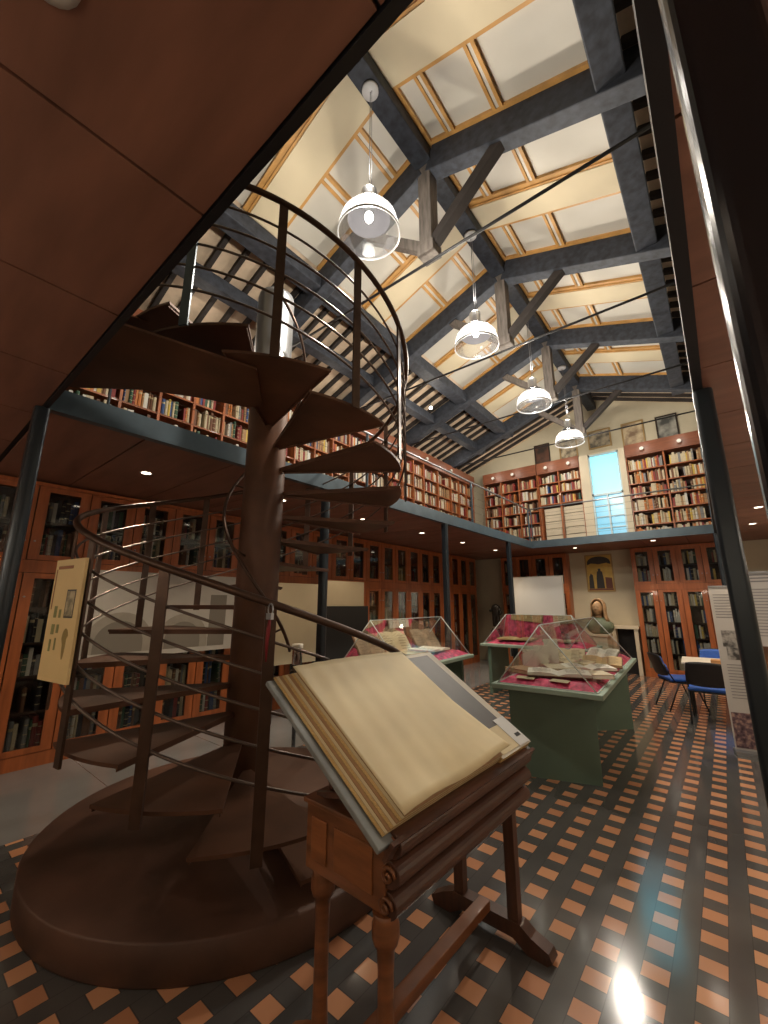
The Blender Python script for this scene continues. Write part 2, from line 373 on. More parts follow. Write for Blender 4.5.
# upper open shelving
UZ=[3.10,3.45,3.80,4.14,4.48,4.82]
CZ0,CZ1=5.16,5.48
def open_unit(origin,ax,dep,n,pitch,label,group,rows=UZ,dpt=.32,pal=upal,where='',z0=ZD,ubot=None):
    ax=Vector(ax); dep=Vector(dep); O=Vector(origin); W=n*pitch
    ang=math.atan2(ax.y,ax.x); fl_=1 if (Vector((-ax.y,ax.x,0))-dep).length<.1 else -1
    t=empty('open_shelving',(O.x,O.y,z0),ang,label=label,cat='bookshelf',group=group)
    def bx(b,x0,y0,za,x1,y1,zb,mi=0):
        y0,y1=y0*fl_,y1*fl_; b.box(min(x0,x1),min(y0,y1),za-z0,max(x0,x1),max(y0,y1),zb-z0,mi)
    b=MB()
    for i in range(n+1): bx(b,max(0,i*pitch-.016),0,(ubot if ubot and 0<i<n else z0),min(W,i*pitch+.016),dpt,CZ0)
    bx(b,.016,dpt-.015,ubot or z0,W-.016,dpt,CZ0,1)
    b.build('uprights',[wood,wood_in],t)
    b=MB()
    for z in rows: bx(b,.017,.01,z-.025,W-.017,dpt-.016,z)
    b.build('shelf_boards',wood,t)
    b=MB(); bx(b,0,-.04,CZ0,W,dpt,CZ1); b.build('cornice',woodh,t)
    for i in range(n):
        o=O+ax*(i*pitch+.02)
        for j,z in enumerate(rows):
            top=rows[j+1] if j+1<len(rows) else CZ0
            books_on(o+Vector((0,0,z-O.z+.001))+dep*.03, ax, dep, pitch-.04, top-z-.03, pal, where)
    return t
GU='open book shelving on the upper left gallery'
unames=['above the left corner column','above the stair poster, nearest in view','left of the stair column top','behind the upper stair treads','just right of the stair railing','in the middle of the gallery','next to the corner unit','against the far corner']
ystart=.15
for i in range(8):
    y=ystart+i*1.39
    open_unit((-5.6,y,0),(0,1,0),(-1,0,0),3 if i%2 else 2,1.39/(3 if i%2 else 2),'wooden open bookshelf on the left gallery, '+unames[i],GU,pal=(['cream','white']+lpal if i>3 else upal),where='left gallery')
GR='open book shelving on the upper far gallery'
open_unit((-5.26,11.3,0),(1,0,0),(0,1,0),3,.54,'dark open bookshelf in the upper far corner',GR,pal=lpal,where='upper corner')
t=open_unit((-3.62,11.3,0),(1,0,0),(0,1,0),2,.56,'wooden shelf with three upper rows over a pale board, left of the window',GR,rows=[4.28,4.58,4.88],where='left of the window')
open_unit((-1.42,11.3,0),(1,0,0),(0,1,0),2,.78,'six row wooden bookshelf right of the blue window',GR,pal=['cream']*6+['tan']*3+['orange']*3+['dark red','brown','yellow','white','grey'],where='right of the window')
open_unit((.16,11.3,0),(1,0,0),(0,1,0),2,.7,'wooden bookshelf half hidden by the right gallery edge',GR,where='far right shelf')
# pale stacked boards leaning under the short shelf
t=empty('leaning_board',(-3.06,11.5,ZD),label='pale slatted board standing under the short far shelf',cat='board')
b=MB()
for k in range(6): b.box(-.5,-.02,k*.19+.005,.5,.02,k*.19+.18)
b.build('slats',plaster,t); b=MB(); b.box(-.02,-.05,0,.02,-.022,1.15); b.build('post',blackp,t)

# ------------------------------------------------------------------ upper window with daylight
wx0,wx1,wz0,wz1=-2.27,-1.56,3.08,5.42
cy=mat('daylight_pane',(.2,.4,.5),.4,emit=(.12,.52,.62),estr=2.4)
cyd=mat('dim_window_pane',(.12,.3,.4),.3,emit=(.13,.42,.58),estr=.9)
wfm=mat('window_frame_paint',(.45,.6,.65),.4,emit=None)
w=empty('window_1',(0,0,0),kind='structure')
b=MB()
for x in (wx0,wx1-.04): b.box(x,11.28,wz0,x+.04,11.40,wz1)
b.box(wx0,11.28,wz1-.05,wx1,11.40,wz1); b.box(wx0,11.28,4.30,wx1,11.40,4.36); b.box(wx0+.33,11.28,wz0,wx0+.37,11.4,4.30)
for z in (3.45,3.74,4.02): b.box(wx0,11.30,z,wx1,11.38,z+.025)
b.build('window_frame',wfm,w)
b=MB(); b.box(wx0+.03,11.34,4.36,wx1-.03,11.35,wz1-.04); b.build('upper_pane',cy,w)
b=MB(); b.box(wx0+.03,11.34,wz0,wx1-.03,11.35,4.30); b.build('lower_panes',cyd,w)
b=MB(); b.box(wx0-.22,11.26,ZD,wx0-.002,11.5,wz1+.02); b.box(wx1+.002,11.26,ZD,wx1+.13,11.5,wz1+.02); tag(b.build('trim_1',plaster),kind='structure')
b=MB(); b.box(wx0-.02,11.45,ZD,wx1+.02,WF,wz1+.1); tag(b.build('trim_2',plaster),kind='structure')

# pictures on the upper far wall
fr1=mat('dark_frame',(.03,.02,.015),.4); fr2=mat('gold_frame',(.36,.24,.10),.4,metal=.3)
def picture(x0,x1,z0,z1,label,fm_,im,y=WF,fw=.035,name='framed_picture'):
    t=empty(name,((x0+x1)/2,y,z0),label=label,cat='picture')
    w_,h=(x1-x0)/2,z1-z0
    b=MB(); b.box(-w_,-.035,0,w_,-.005,fw); b.box(-w_,-.035,h-fw,w_,-.005,h); b.box(-w_,-.035,fw,-w_+fw,-.005,h-fw); b.box(w_-fw,-.035,fw,w_,-.005,h-fw); b.build('frame',fm_,t)
    b=MB(); b.box(-w_+fw,-.02,fw,w_-fw,-.006,h-fw); b.build('image',im,t)
    return t
def blotch(name,c1,c2,c3=None,scale=3,pos=(.4,.6)):
    m=bpy.data.materials.new(name); m.use_nodes=True; nt=m.node_tree; b=nt.nodes['Principled BSDF']; b.inputs['Roughness'].default_value=.5
    tc=nt.nodes.new('ShaderNodeTexCoord'); nz=nt.nodes.new('ShaderNodeTexNoise'); nz.inputs['Scale'].default_value=scale; nz.inputs['Detail'].default_value=4
    cr=nt.nodes.new('ShaderNodeValToRGB'); e=cr.color_ramp.elements; e[0].position=pos[0]; e[1].position=pos[1]; e[0].color=(*c1,1); e[1].color=(*c2,1)
    if c3: x=e.new((pos[0]+pos[1])/2); x.color=(*c3,1)
    nt.links.new(tc.outputs['Object'],nz.inputs[0]); nt.links.new(nz.outputs[0],cr.inputs[0]); nt.links.new(cr.outputs[0],b.inputs['Base Color']); MATS[name]=m
    return m
picture(-3.74,-3.30,5.50,6.16,'dark portrait picture, leftmost on the upper far wall',fr1,blotch('dark_portrait',(.03,.02,.015),(.12,.05,.03),scale=3))
picture(-3.04,-2.56,5.50,6.10,'small print in a gold frame above the short shelf',fr2,blotch('print_a',(.12,.10,.07),(.45,.38,.26),scale=6))
picture(-2.28,-1.72,5.68,6.19,'landscape print in a gold frame right above the window',fr2,blotch('print_b',(.10,.09,.07),(.4,.34,.24),scale=5))
picture(-1.47,-.97,5.50,6.19,'pale parchment print with a dark vignette in gilt frame',fr2,blotch('print_c',(.2,.13,.08),(.52,.42,.27),scale=4))
picture(-.72,-.27,5.52,6.16,'black framed print nearest the right gallery',fr1,blotch('print_d',(.06,.06,.055),(.36,.35,.3),scale=3))
# small spot fittings on the cornices
spw=mat('spot_white',(.5,.48,.44),.4)
for k,(x,y) in enumerate([(-4.9,11.27),(-4.3,11.27),(-3.35,11.27),(-2.75,11.27),(-1.05,11.27),(-.3,11.27)]+[(-5.57,1.0+1.25*i) for i in range(8)]):
    t=empty('shelf_spotlight',(x,y,CZ0+.14),label='small white spot fitting on the %s cornice, %s'%('far','first second third fourth fifth sixth'.split()[k]+' from the left') if y>11 else 'small white spot fitting on the left gallery cornice, %s along it from the camera'%'first second third fourth fifth sixth seventh eighth'.split()[k-6],cat='spotlight',group='cornice spots far' if y>11 else 'cornice spots left')
    b=MB()
    d=Vector((0,-1,0)) if y>11 else Vector((1,0,0))
    b.tube([d*.006*1+Vector((0,0,0)),d*.09],[.02,.045],10); b.build('head',spw,t)
    l=bpy.data.lights.new('cornice_light','POINT'); l.energy=4; l.color=(1,.9,.76); l.shadow_soft_size=.06
    o=bpy.data.objects.new('cornice_light',l); C.objects.link(o); o.parent=t; o.location=d*.4+Vector((0,0,.12))

# ------------------------------------------------------------------ spiral staircase
SC=Vector((-2.93,1.95,0)); PITCH=R(25.95); TH0=R(-12); TW=R(33); RIS=.1895; Z1=.45; RT=1.18
st=empty('spiral_staircase',SC,label='rust brown steel spiral staircase with round platform and curved railing',cat='staircase')
def pc(r,th,z): return (r*math.cos(th),r*math.sin(th),z)
b=MB(); b.lathe([(0,0),(1.235,0),(1.24,.01),(1.24,.155),(1.23,.165),(0,.165)],96); b.build('platform',stairbase,st)
b=MB(); b.lathe([(.167,.166),(.167,3.42)],40); b.build('column',stairm,st)
b=MB(); b.lathe([(.172,3.422),(.167,3.43),(.167,4.42),(.16,4.46),(0,4.46)],40); b.build('column_head',galv,st)
for k in range(-1,17):
    lo=TH0-PITCH*k; z=Z1+RIS*k; b=MB(); n=8
    low=lo; hi=lo-TW
    # wedge: the tread narrows to the column
    outer=[pc(RT,low+(hi-low)*i/n,0) for i in range(n+1)]
    inner=[pc(.16,low-TW*.22,0),pc(.16,hi+TW*.22,0)]
    poly=[(p[0],p[1]) for p in outer]+[(p[0],p[1]) for p in inner[::-1]]
    poly=poly[::-1]
    b.prism(poly,z-.018,z)
    # turned-down nosing on the lower edge and back lip
    a=Vector(pc(.17,low-TW*.22,z-.022)); c=Vector(pc(RT-.005,low-.01,z-.022)); b.bar(a,c,.006,.026)
    a=Vector(pc(.17,hi+TW*.22,z-.022)); c=Vector(pc(RT-.005,hi+.01,z-.022)); b.bar(a,c,.006,.02)
    b.build('tread',stairm,st)
b=MB(); b.prism([(-.37,YN-SC.y+.004),(.62,YN-SC.y+.004),(.82,-.66),(.42,-.34),(.31,-.42),(.18,-.71),(-.01,-1.01),(-.36,-1.34)],3.06,3.075); b.build('lower_landing',stairm,st)
# small plate joining the last tread to the near gallery
b=MB(); zl=Z1+RIS*16; yedge=YN-SC.y+.004
b.prism([(-.62,yedge),(.10,yedge),(.18,-1.10),(-.1,-1.15),(-.35,-1.1)],zl-.03,zl-.019); b.build('landing',stairm,st)
def railz(th): return 1.60+.00715*(-30-math.degrees(th))
RR=1.235
th_s,th_e=R(26),R(-425)
def helix(r,a0,a1,off,n): return [pc(r,a0+(a1-a0)*i/n,railz(a0+(a1-a0)*i/n)+off) for i in range(n+1)]
hp=helix(RR,R(22),R(-437),0,150)
# lower end runs on straight along the tangent
a0=R(22); tan=Vector((-math.sin(a0),math.cos(a0),-.17))
pre=[Vector(hp[0])+tan*.28]
b=MB(); b.tube(pre+hp,.021,10); b.build('handrail',railsteel,st)
for j in range(5):
    b=MB(); b.tube(helix(RR-.02,R(-14),R(-437),-.17*(j+1)-.02,140),.0085,6); b.build('rail_rod',rodsteel,st)
for k in range(0,17):
    th=R(-30)-PITCH*k; zt_=railz(th)-.015; zb_=Z1+RIS*min(k,16)-.05
    b=MB(); p=Vector(pc(RR-.005,th,0)); rad=Vector((math.cos(th),math.sin(th),0))
    b.bar(p+Vector((0,0,zb_)),p+Vector((0,0,zt_)),.058,.014,up=rad)
    if k==15: o=b.build('baluster',steel,st)  # bluer steel here paints in light reflected by this one flat bar
    else: o=b.build('baluster',railsteel,st)
# inner handrail round the column
inn=[pc(.30,R(33)-R(i*6),1.24+.0072*i*6) for i in range(72)]
b=MB(); b.tube(inn,.013,8); 
for i in range(4,72,14):
    q=Vector(inn[i]); r_=Vector((q.x,q.y,0)).normalized(); b.tube([q,Vector((r_.x*.16,r_.y*.16,q.z-.05))],.008,6)
b.build('inner_handrail',railsteel,st)
# red ribbon and padlock
t=empty('red_lanyard',(SC.x+1.25*math.cos(R(-30)),SC.y+1.25*math.sin(R(-30)),1.57),label='small metal padlock with a red ribbon hanging from the stair railing',cat='lanyard')
b=MB(); b.tube([(.005,-.008,-.03),(.0,-.012,-.10),(-.01,-.01,-.17),(-.005,-.012,-.26)],[.006,.012,.010,.004],6); b.build('ribbon',mat('red_ribbon',(.2,.01,.015),.6),t)
b=MB(); b.tube([(.02+.02*math.cos(a),-.02,-.0+.03*math.sin(a)) for a in [PI*i/8 for i in range(-2,11)]],.004,6); b.box(-.002,-.03,-.05,.04,-.012,-.018); b.build('padlock',galv,t)

# poster board on the outside of the railing
t=empty('poster_board',(-2.85,.675,1.19),R(9),label='tall yellowish poster board with small pictures hung outside the stair railing',cat='poster')
pbm=mat('poster_yellow',(.72,.55,.27),.6,var=.05,scale=4)
t.scale=(.84,.6,.9)
b=MB(); b.box(-.2,-.012,0,.2,.012,.73); b.build('board',pbm,t)
b=MB(); b.box(.03,-.0145,.38,.13,-.0125,.53); b.build('picture_print',blotch('poster_print',(.2,.17,.1),(.5,.43,.28),scale=20),t)
b=MB(); b.box(.02,-.0135,.37,.14,-.0122,.54); b.build('picture_border',fr1,t)
b=MB()
for (xx,zz,ww,hh) in ((-.12,.37,.04,.07),(-.12,.27,.04,.06),(-.12,.17,.025,.07),(-.05,.37,.03,.05),(-.05,.28,.03,.05),(-.05,.18,.02,.07)): b.box(xx,-.0145,zz,xx+ww,-.0125,zz+hh)
b.build('small_prints',mat('poster_olive',(.22,.22,.08),.6),t)
b=MB(); pts=[(.085+.04*math.cos(a)*(1 if math.sin(a)>0 else .55),.25+(.06 if math.sin(a)>0 else .12)*math.sin(a)) for a in [2*PI*i/20 for i in range(20)]]
b.add([(x,-.0135,z) for x,z in pts]+[(x,-.0122,z) for x,z in pts],[list(range(20))]+[[i,20+i,20+(i+1)%20,(i+1)%20] for i in range(20)]); b.build('figure_print',mat('poster_figure',(.28,.2,.06),.6),t)
b=MB(); b.box(-.16,-.0135,.67,.05,-.0125,.69); b.box(-.18,-.0135,.42,-.165,-.0125,.67); b.build('heading_lines',mat('poster_rust',(.3,.12,.05),.6),t)

# ------------------------------------------------------------------ lectern with the great book
LX0,LX1,LY0,LY1=-1.37,-.95,1.21,2.28
t=empty('lectern',((LX0+LX1)/2,(LY0+LY1)/2,0),R(-1.5),label='carved brown wooden lectern on turned legs carrying the huge open book',cat='lectern')
hx,hy=(LX1-LX0)/2,(LY1-LY0)/2
zb0,zb1=.62,.84
b=MB(); b.box(-hx,-hy,zb0,hx-.02,hy,zb1); 
b.box(-hx-.012,-hy-.012,zb1,hx-.02,hy+.012,zb1+.018)
b.build('box',lectw,t,bevel=.004)
b=MB()
for x0,x1 in ((-hx+.035,-hx+.12),(-hx+.16,hx-.07)):
    b.box(x0,-hy-.006,zb0+.04,x1,-hy,zb1-.04)
b.build('end_panels',mat('lectern_panel_wood',(.24,.085,.027),.4,var=.3,scale=5,stretch=(1,1,5)),t,bevel=.004)
# rounded drawer fronts along the right side, ending in scrolls
for k,(zc,xo) in enumerate(((.645,.0),(.735,.012),(.822,.02))):
    b=MB(); pts=[]
    for i in range(13):
        a=-PI/2+PI*i/12; pts.append((hx-.03+xo+.055*math.cos(a),zc+.042*math.sin(a)))
    pts+= [(hx-.06,zc+.042),(hx-.06,zc-.042)]
    n=len(pts); y0,y1=-hy+.01,hy+.03
    b.add([(x,y0,z) for x,z in pts]+[(x,y1,z) for x,z in pts],[list(range(n)),[n+i for i in range(n)][::-1]]+[[i,n+i,n+(i+1)%n,(i+1)%n] for i in range(n)])
    d=b.build('rounded_moulding',lectd,t,bevel=.003)
    s=MB(); s.tube([(hx-.02+xo+.028*math.cos(a)*(1-.06*i),y0-.004-.002*i*.3,zc+.028*math.sin(a)*(1-.06*i)) for i,a in enumerate([2*PI*j/10 for j in range(14)])],.007,6); s.build('scroll',lectw,d)
# sloping desk
A_=Vector((-1.585-(LX0+LX1)/2,0,1.265)); B_=Vector((-.925-(LX0+LX1)/2,0,.845))
dv=(B_-A_).normalized(); nv=Vector((-dv.z,0,dv.x)); nv=nv if nv.z>0 else -nv
b=MB()
M=Matrix(((dv.x,0,nv.x,A_.x),(0,1,0,0),(dv.z,0,nv.z,A_.z),(0,0,0,1)))   # local x down slope, y along, z normal
SLN=(B_-A_).length
b.box(.02,-hy-.02,-.045,SLN,hy+.06,-.025,0,M); b.box(SLN+.001,-hy-.03,-.06,SLN+.016,hy+.08,.012,0,M)
b.box(.02,hy-.0,-.09,SLN,hy+.03,-.03,0,M)
b.build('sloping_desk',lectd,t)
b=MB(); b.bar((-hx+.04,-hy+.1,zb1+.02),(-hx-.12,-hy+.15,1.13),.02,.03); b.bar((-hx+.04,hy-.1,zb1+.02),(-hx-.12,hy-.15,1.13),.02,.03); b.bar((-hx+.02,-hy+.04,zb1+.018),(.12,-hy+.04,zb1+.09),.02,.02)
b.build('desk_strut',lectd,t)
def leg(x,y):
    b=MB(); b.lathe([(.034,.10),(.03,.14),(.027,.2),(.026,.45),(.03,.52),(.04,.53),(.046,.55),(.046,.58),(.04,.60),(.045,.62)],20,(x,y,0),cap=True); b.build('leg',lectw,t)
leg(-hx+.05,-hy+.05); leg(hx-.04,-hy+.03)
for x in (hx-.07,-hx+.05):
    b=MB(); b.box(x-.028,hy-.06,.09,x+.028,hy-.01,zb0); b.build('leg',lectd,t,bevel=.003)
for y,z_ in ((-hy+.045,0),(hy-.035,0)):
    b=MB(); pr=[(-hx-.1,.0),(-hx-.12,.035),(-hx-.05,.075),(-hx+.02,.105),(hx-.03,.105),(hx+.02,.075),(hx+.1,.05),(hx+.115,.02),(hx+.09,0),(hx+.0,0),(hx-.07,.04),(-hx+.07,.04),(-hx,0)]
    n=len(pr); b.add([(x,y-.035,z) for x,z in pr]+[(x,y+.035,z) for x,z in pr],[[0,1,2,12],[2,3,11,12],[3,4,10,11],[4,5,9,10],[5,6,9],[6,7,8,9]]+[[n+i for i in q][::-1] for q in ([0,1,2,12],[2,3,11,12],[3,4,10,11],[4,5,9,10],[5,6,9],[6,7,8,9])]+[[i,n+i,n+(i+1)%n,(i+1)%n] for i in range(n)])
    b.build('foot',lectw if y<0 else lectd,t)
b=MB(); b.box(-.03,-hy+.08,.105,.03,hy-.07,.15); b.build('stretcher',lectw,t,bevel=.004)

# the great open book, lying on the slope
bk=empty('great_open_book',t.location,R(-1.5),label='huge open choir book with cream pages lying on the lectern slope',cat='book')
hyb=hy
cov=mat('book_cover_blue_grey',(.20,.22,.22),.6,var=.15,scale=12)
ledg=mat('page_edge_ochre',(.55,.38,.16),.8,var=.35,scale=10,stretch=(1,60,60))
b=MB(); b.box(-.01,-hyb-.07,-.024,SLN-.003,hyb+.09,-.004,0,M); b.build('cover',cov,bk,bevel=.004)
# left page block: curved sheet stack
def sheet(y0,y1,zf,name,m,thick=.004,nx=14,ny=22,lift=None,x0=-.02,x1=None):
    x1=x1 or SLN-.03; b=MB(); vs=[]
    for i in range(nx+1):
        for j in range(ny+1):
            u=i/nx; v=j/ny; x=x0+(x1-x0)*u; y=y0+(y1-y0)*v; vs.append((x,y,zf(u,v)))
    n=len(vs); vs2=[(x,y,z-thick) for x,y,z in vs]; F=[]
    for i in range(nx):
        for j in range(ny):
            a=i*(ny+1)+j; F.append((a,a+ny+1,a+ny+2,a+1)); F.append((n+a,n+a+1,n+a+ny+2,n+a+ny+1))
    for i in range(nx):
        a=i*(ny+1); F.append((a,n+a,n+a+ny+1,a+ny+1)); a+=ny; F.append((a,a+ny+1,n+a+ny+1,n+a))
    for j in range(ny):
        a=j; F.append((a,a+1,n+a+1,n+a)); a=nx*(ny+1)+j; F.append((a,n+a,n+a+1,a+1))
    b.add(vs+vs2,F,0,M,True); o=b.build(name,m,bk); return o
# stacked leaves stepping back at the near edge
for k in range(9):
    z=.0015+k*.0048
    sheet(-hyb-.035+.0115*k,.28,lambda u,v,z=z:z+.004+.005*math.sin(v*3),'leaf_stack',ledg if k%3==0 else (paper if k%3==1 else bmats['tan']),.0045,nx=5,ny=5,x0=-.015+.004*k)
rip=lambda u,v: .052+.012*math.sin(PI*min(1,v*1.05))+.0018*math.sin(v*46+u*5)*max(0,1-v)+ (.035*max(0,v-.75)/.25*max(0,u-.55)/.45) + .012*max(0,u-.85)/.15*math.sin(v*9)
sheet(-hyb+.05,.315,rip,'top_leaf',mat('vellum_page',(.66,.56,.34),.6,var=.07,scale=5),.002,nx=20,ny=48,x0=-.015)
b=MB(); b.box(.0,.27,.0,SLN-.02,hyb+.075,.030,0,M); b.build('right_page_block',ledg,bk)
b=MB(); b.box(.005,.275,.0301,SLN-.018,hyb+.078,.0315,0,M); b.build('right_page',mat('page_white',(.58,.55,.46),.6,var=.05,scale=8),bk)
b=MB(); b.box(.03,.29,.0316,SLN-.16,hyb+.015,.033,0,M); b.build('grey_print',mat('grey_print',(.085,.08,.08),.5,var=.15,scale=5),bk)
b=MB(); b.box(SLN-.17,.30,.0335,SLN-.03,hyb-.03,.0345,0,M); b.build('loose_slip',paper,bk)
b=MB(); b.box(SLN-.2,hyb-.05,.035,SLN-.025,hyb+.07,.037,0,M); b.build('caption_card',mat('caption_card',(.62,.64,.64),.5),bk)
b=MB(); b.box(SLN-.09,hyb+.0,.0372,SLN-.07,hyb+.05,.038,0,M); b.build('caption_print',blackp,bk)

# ------------------------------------------------------------------ display cases
def ancient_book(x,y,z,rz_,L,W_,tilt,kind,label,col=paper,parent_rot=0,group=None,up=False):
    t=empty('old_book',(x,y,z),rz_,label=label,cat='book',group=group); t.rotation_euler=(tilt,0,rz_)
    if kind=='open':
        for s in (-1,1):
            b=MB(); pts=[(0,.012),(s*W_*.12,.034),(s*W_*.3,.04),(s*W_*.5,.03)]
            vs=[(x_,-L/2,z_) for x_,z_ in pts]+[(x_,L/2,z_) for x_,z_ in pts]+[(0,-L/2,.008),(s*W_*.5,-L/2,.008),(0,L/2,.008),(s*W_*.5,L/2,.008)]
            F=[(0,1,5,4),(1,2,6,5),(2,3,7,6),(0,8,9,3,2,1),(4,5,6,7,11,10),(3,9,11,7),(8,10,11,9)]
            b.add(vs,F if s>0 else [tuple(reversed(q)) for q in F]); b.build('page_block',col,t)
        b=MB(); b.box(-W_*.5-.008,-L/2-.008,0,W_*.5+.008,L/2+.008,.008); b.build('cover',bmats['brown'],t)
        b=MB()
        for s in (-1,1):
            for i in range(7): b.box(s*W_*.27-W_*.15,-L*.36+i*L*.11,.0405,s*W_*.27+W_*.15*(1 if i%3 else .6),-L*.36+i*L*.11+.006,.0412)
        b.build('text_lines',mat('ink_brown',(.22,.15,.09),.7),t)
    else:
        b=MB(); b.box(-W_/2,-L/2,.006,W_/2-.006,L/2,.034); b.build('page_block',col,t)
        b=MB(); b.box(-W_/2-.004,-L/2-.004,0,W_/2,L/2+.004,.006); b.box(-W_/2-.004,-L/2-.004,.034,W_/2,L/2+.004,.04); b.box(W_/2-.004,-L/2-.004,.006,W_/2,L/2+.004,.034); b.build('cover',bmats['tan' if kind=='tan' else 'cream'],t)
    return t
def crumple(x0,y0,x1,y1,z,amp,name,seed,parent):
    rnd=random.Random(seed); nx=int((x1-x0)/.045); ny=int((y1-y0)/.045); ph=[(rnd.uniform(5,22),rnd.uniform(5,22),rnd.uniform(0,6)) for _ in range(7)]
    b=MB(); vs=[]
    for i in range(nx+1):
        for j in range(ny+1):
            x=x0+(x1-x0)*i/nx; y=y0+(y1-y0)*j/ny
            e_=min(1,min(i,nx-i,j,ny-j)/2)
            h=sum(abs(math.sin(a*x+b_*y+c)) for a,b_,c in ph)/7
            vs.append((x,y,z+.004+amp*h*e_))
    F=[(i*(ny+1)+j,(i+1)*(ny+1)+j,(i+1)*(ny+1)+j+1,i*(ny+1)+j+1) for i in range(nx) for j in range(ny)]
    b.add(vs,F,smooth=True); return b
def display_case(cx,cy,rot,W_,L,label,panels,hip=0.,zt=.83,za=1.40,cloth=None):
    t=empty('display_case',(cx,cy,0),rot,label=label,cat='display case')
    w,l=W_/2,L/2
    b=MB(); b.box(-w,-l,zt-.045,w,l,zt); b.build('table_top',greentop,t,bevel=.006)
    for (x0,y0,x1,y1) in panels:
        b=MB(); b.bar((x0,y0,(zt-.045)/2),(x1,y1,(zt-.045)/2),.06,zt-.045); b.build('base_panel',green,t)
    i=.05; w2,l2=w-i,l-i
    V=[(-w2,-l2,zt),(w2,-l2,zt),(w2,l2,zt),(-w2,l2,zt),(0,-l2+hip,za),(0,l2-hip,za)]
    b=MB(); b.add(V,[(0,4,5,3),(1,2,5,4),(0,1,4),(2,3,5)]); o=b.build('glass_roof',vglass,t)
    sol=MB()
    for a,c in ((0,4),(1,4),(4,5),(2,5),(3,5)): sol.tube([V[a],V[c]],.006,6)
    for a,c in ((0,1),(1,2),(2,3),(3,0)): sol.bar(Vector(V[a])+Vector((0,0,.003)),Vector(V[c])+Vector((0,0,.003)),.012,.012)
    sol.build('glass_edges',mat('glass_edge',(.55,.62,.6),.25,spec=.7),t)
    return t
def incase(t,x,y): 
    M_=Matrix.Translation(t.location)@Matrix.Rotation(t.rotation_euler[2],4,'Z'); return M_@Vector((x,y,0))
c1=display_case(-1.51,5.58,R(3.5),1.0,3.05,'sage green display case with gabled glass lid, nearest and largest, behind the lectern',[(-.38,-1.36,.36,-1.16),(-.42,.18,.40,.98),(-.05,-1.1,-.05,.4)])
c2=display_case(-3.44,4.78,R(3.5),1.02,1.92,'green display case with glass lid, on the left behind the open book',[(-.40,-.8,.42,-.7),(-.40,.7,.42,.75)],zt=.87)
c3=display_case(-2.74,7.85,R(90),.95,1.9,'far green display case crosswise in front of the whiteboard',[(-.40,.80,.40,.80),(-.40,-.80,.40,-.80)],hip=.3,zt=.87)
for c,(w,l),sd,lab in ((c1,(.44,1.45),3,'crumpled crimson cloth spread in the nearest display case'),(c2,(.45,.9),5,'crumpled crimson cloth spread in the left display case'),(c3,(.40,.87),8,'crimson cloth lining the far display case')):
    b=crumple(-w,-l,w,l,.832 if c is c1 else .872,.075,'display_cloth',sd,None); o=b.build('display_cloth',redcloth); o.location=c.location; o.rotation_euler=c.rotation_euler; tag(o,lab,'cloth')
def put(c,x,y,z,rot,L,W_,tilt,kind,label,col=paper,group=None):
    z+=.065 if c is not c1 else .025; L*=1.3; W_*=1.25
    p=incase(c,x,y); return ancient_book(p.x,p.y,z,rot+c.rotation_euler[2],L,W_,tilt,kind,label,col,group=group)
Z=.872
put(c1,.05,-1.12,Z+.01,R(15),.26,.46,0,'open','open book with cream pages at the front of the nearest case',paperw)
put(c1,-.26,-1.1,Z,R(-25),.2,.3,0,'tan','closed brown book at the front left of the nearest case',paper)
put(c1,.22,-.55,Z+.01,R(25),.24,.40,0,'open','open book with yellowed pages, right of centre in the nearest case',paperw)
put(c1,.27,.05,Z+.01,R(5),.26,.34,R(10),'open','tan paged open book beyond the middle of the nearest case',mat('tan_paper',(.5,.36,.17),.7))
put(c1,.0,-.25,Z+.01,R(-8),.22,.36,0,'open','open pale book left of centre in the nearest case',paper)
put(c1,-.2,.45,Z+.01,R(8),.24,.34,R(25),'open','open book tilted up at the back left of the nearest case',paper)
put(c1,.15,.95,Z+.01,R(-8),.2,.3,R(20),'open','small open book at the far end of the nearest case',paperw)
for k,(x,y,h) in enumerate(((-.33,-.75,.2),(-.25,-.6,.24),(-.17,-.45,.30))):
    p=incase(c1,x,y); t=empty('standing_book',(p.x,p.y,.89),R(20),label=['shortest','middle','tallest'][k]+' of three pale books standing upright in the nearest case',cat='book',group='upright books in the nearest case')
    b=MB(); b.box(-.07,-.018,.004,.066,.018,h-.004); b.build('page_block',paper,t)
    b=MB(); b.box(-.075,-.024,0,.072,-.018,h); b.box(-.075,.018,0,.072,.024,h); b.box(-.08,-.024,0,-.074,.024,h); b.build('cover',paperw,t)
put(c1,-.02,-.72,Z,R(-60),.24,.30,0,'cream','thick closed pale book in the middle of the nearest case',paperw)
put(c1,.33,-1.0,Z,R(30),.2,.26,0,'cream','closed pale book near the right front corner of the nearest case',paperw)
for k,(x,y,r) in enumerate(((-.2,-1.37,5),(.12,-1.37,-4),(.02,.62,20))):
    p=incase(c1,x,y); b=MB(); b.box(-.085,-.04,0,.085,.04,.003); o=b.build('caption_card',paper); o.location=(p.x,p.y,.888); o.rotation_euler=(R(8),0,R(r)); tag(o,['cream caption card at the front left of the nearest case','cream caption card at the front middle of the nearest case','small caption card deep inside the nearest case'][k],'card')
put(c2,.1,.35,Z+.01,R(90),.3,.42,R(0),'open','open book on the right of the left display case',paperw)
put(c2,.12,-.35,Z+.01,R(80),.26,.42,R(0),'open','open book at the front of the left display case',paper)
put(c2,-.2,.75,Z+.1,R(70),.3,.36,R(50),'open','open book propped upright at the back of the left display case',mat('parchment_brown',(.3,.22,.14),.7,var=.3,scale=12))
put(c2,-.25,0,Z+.1,R(70),.3,.36,R(50),'open','propped open book in the middle of the left display case',paper)
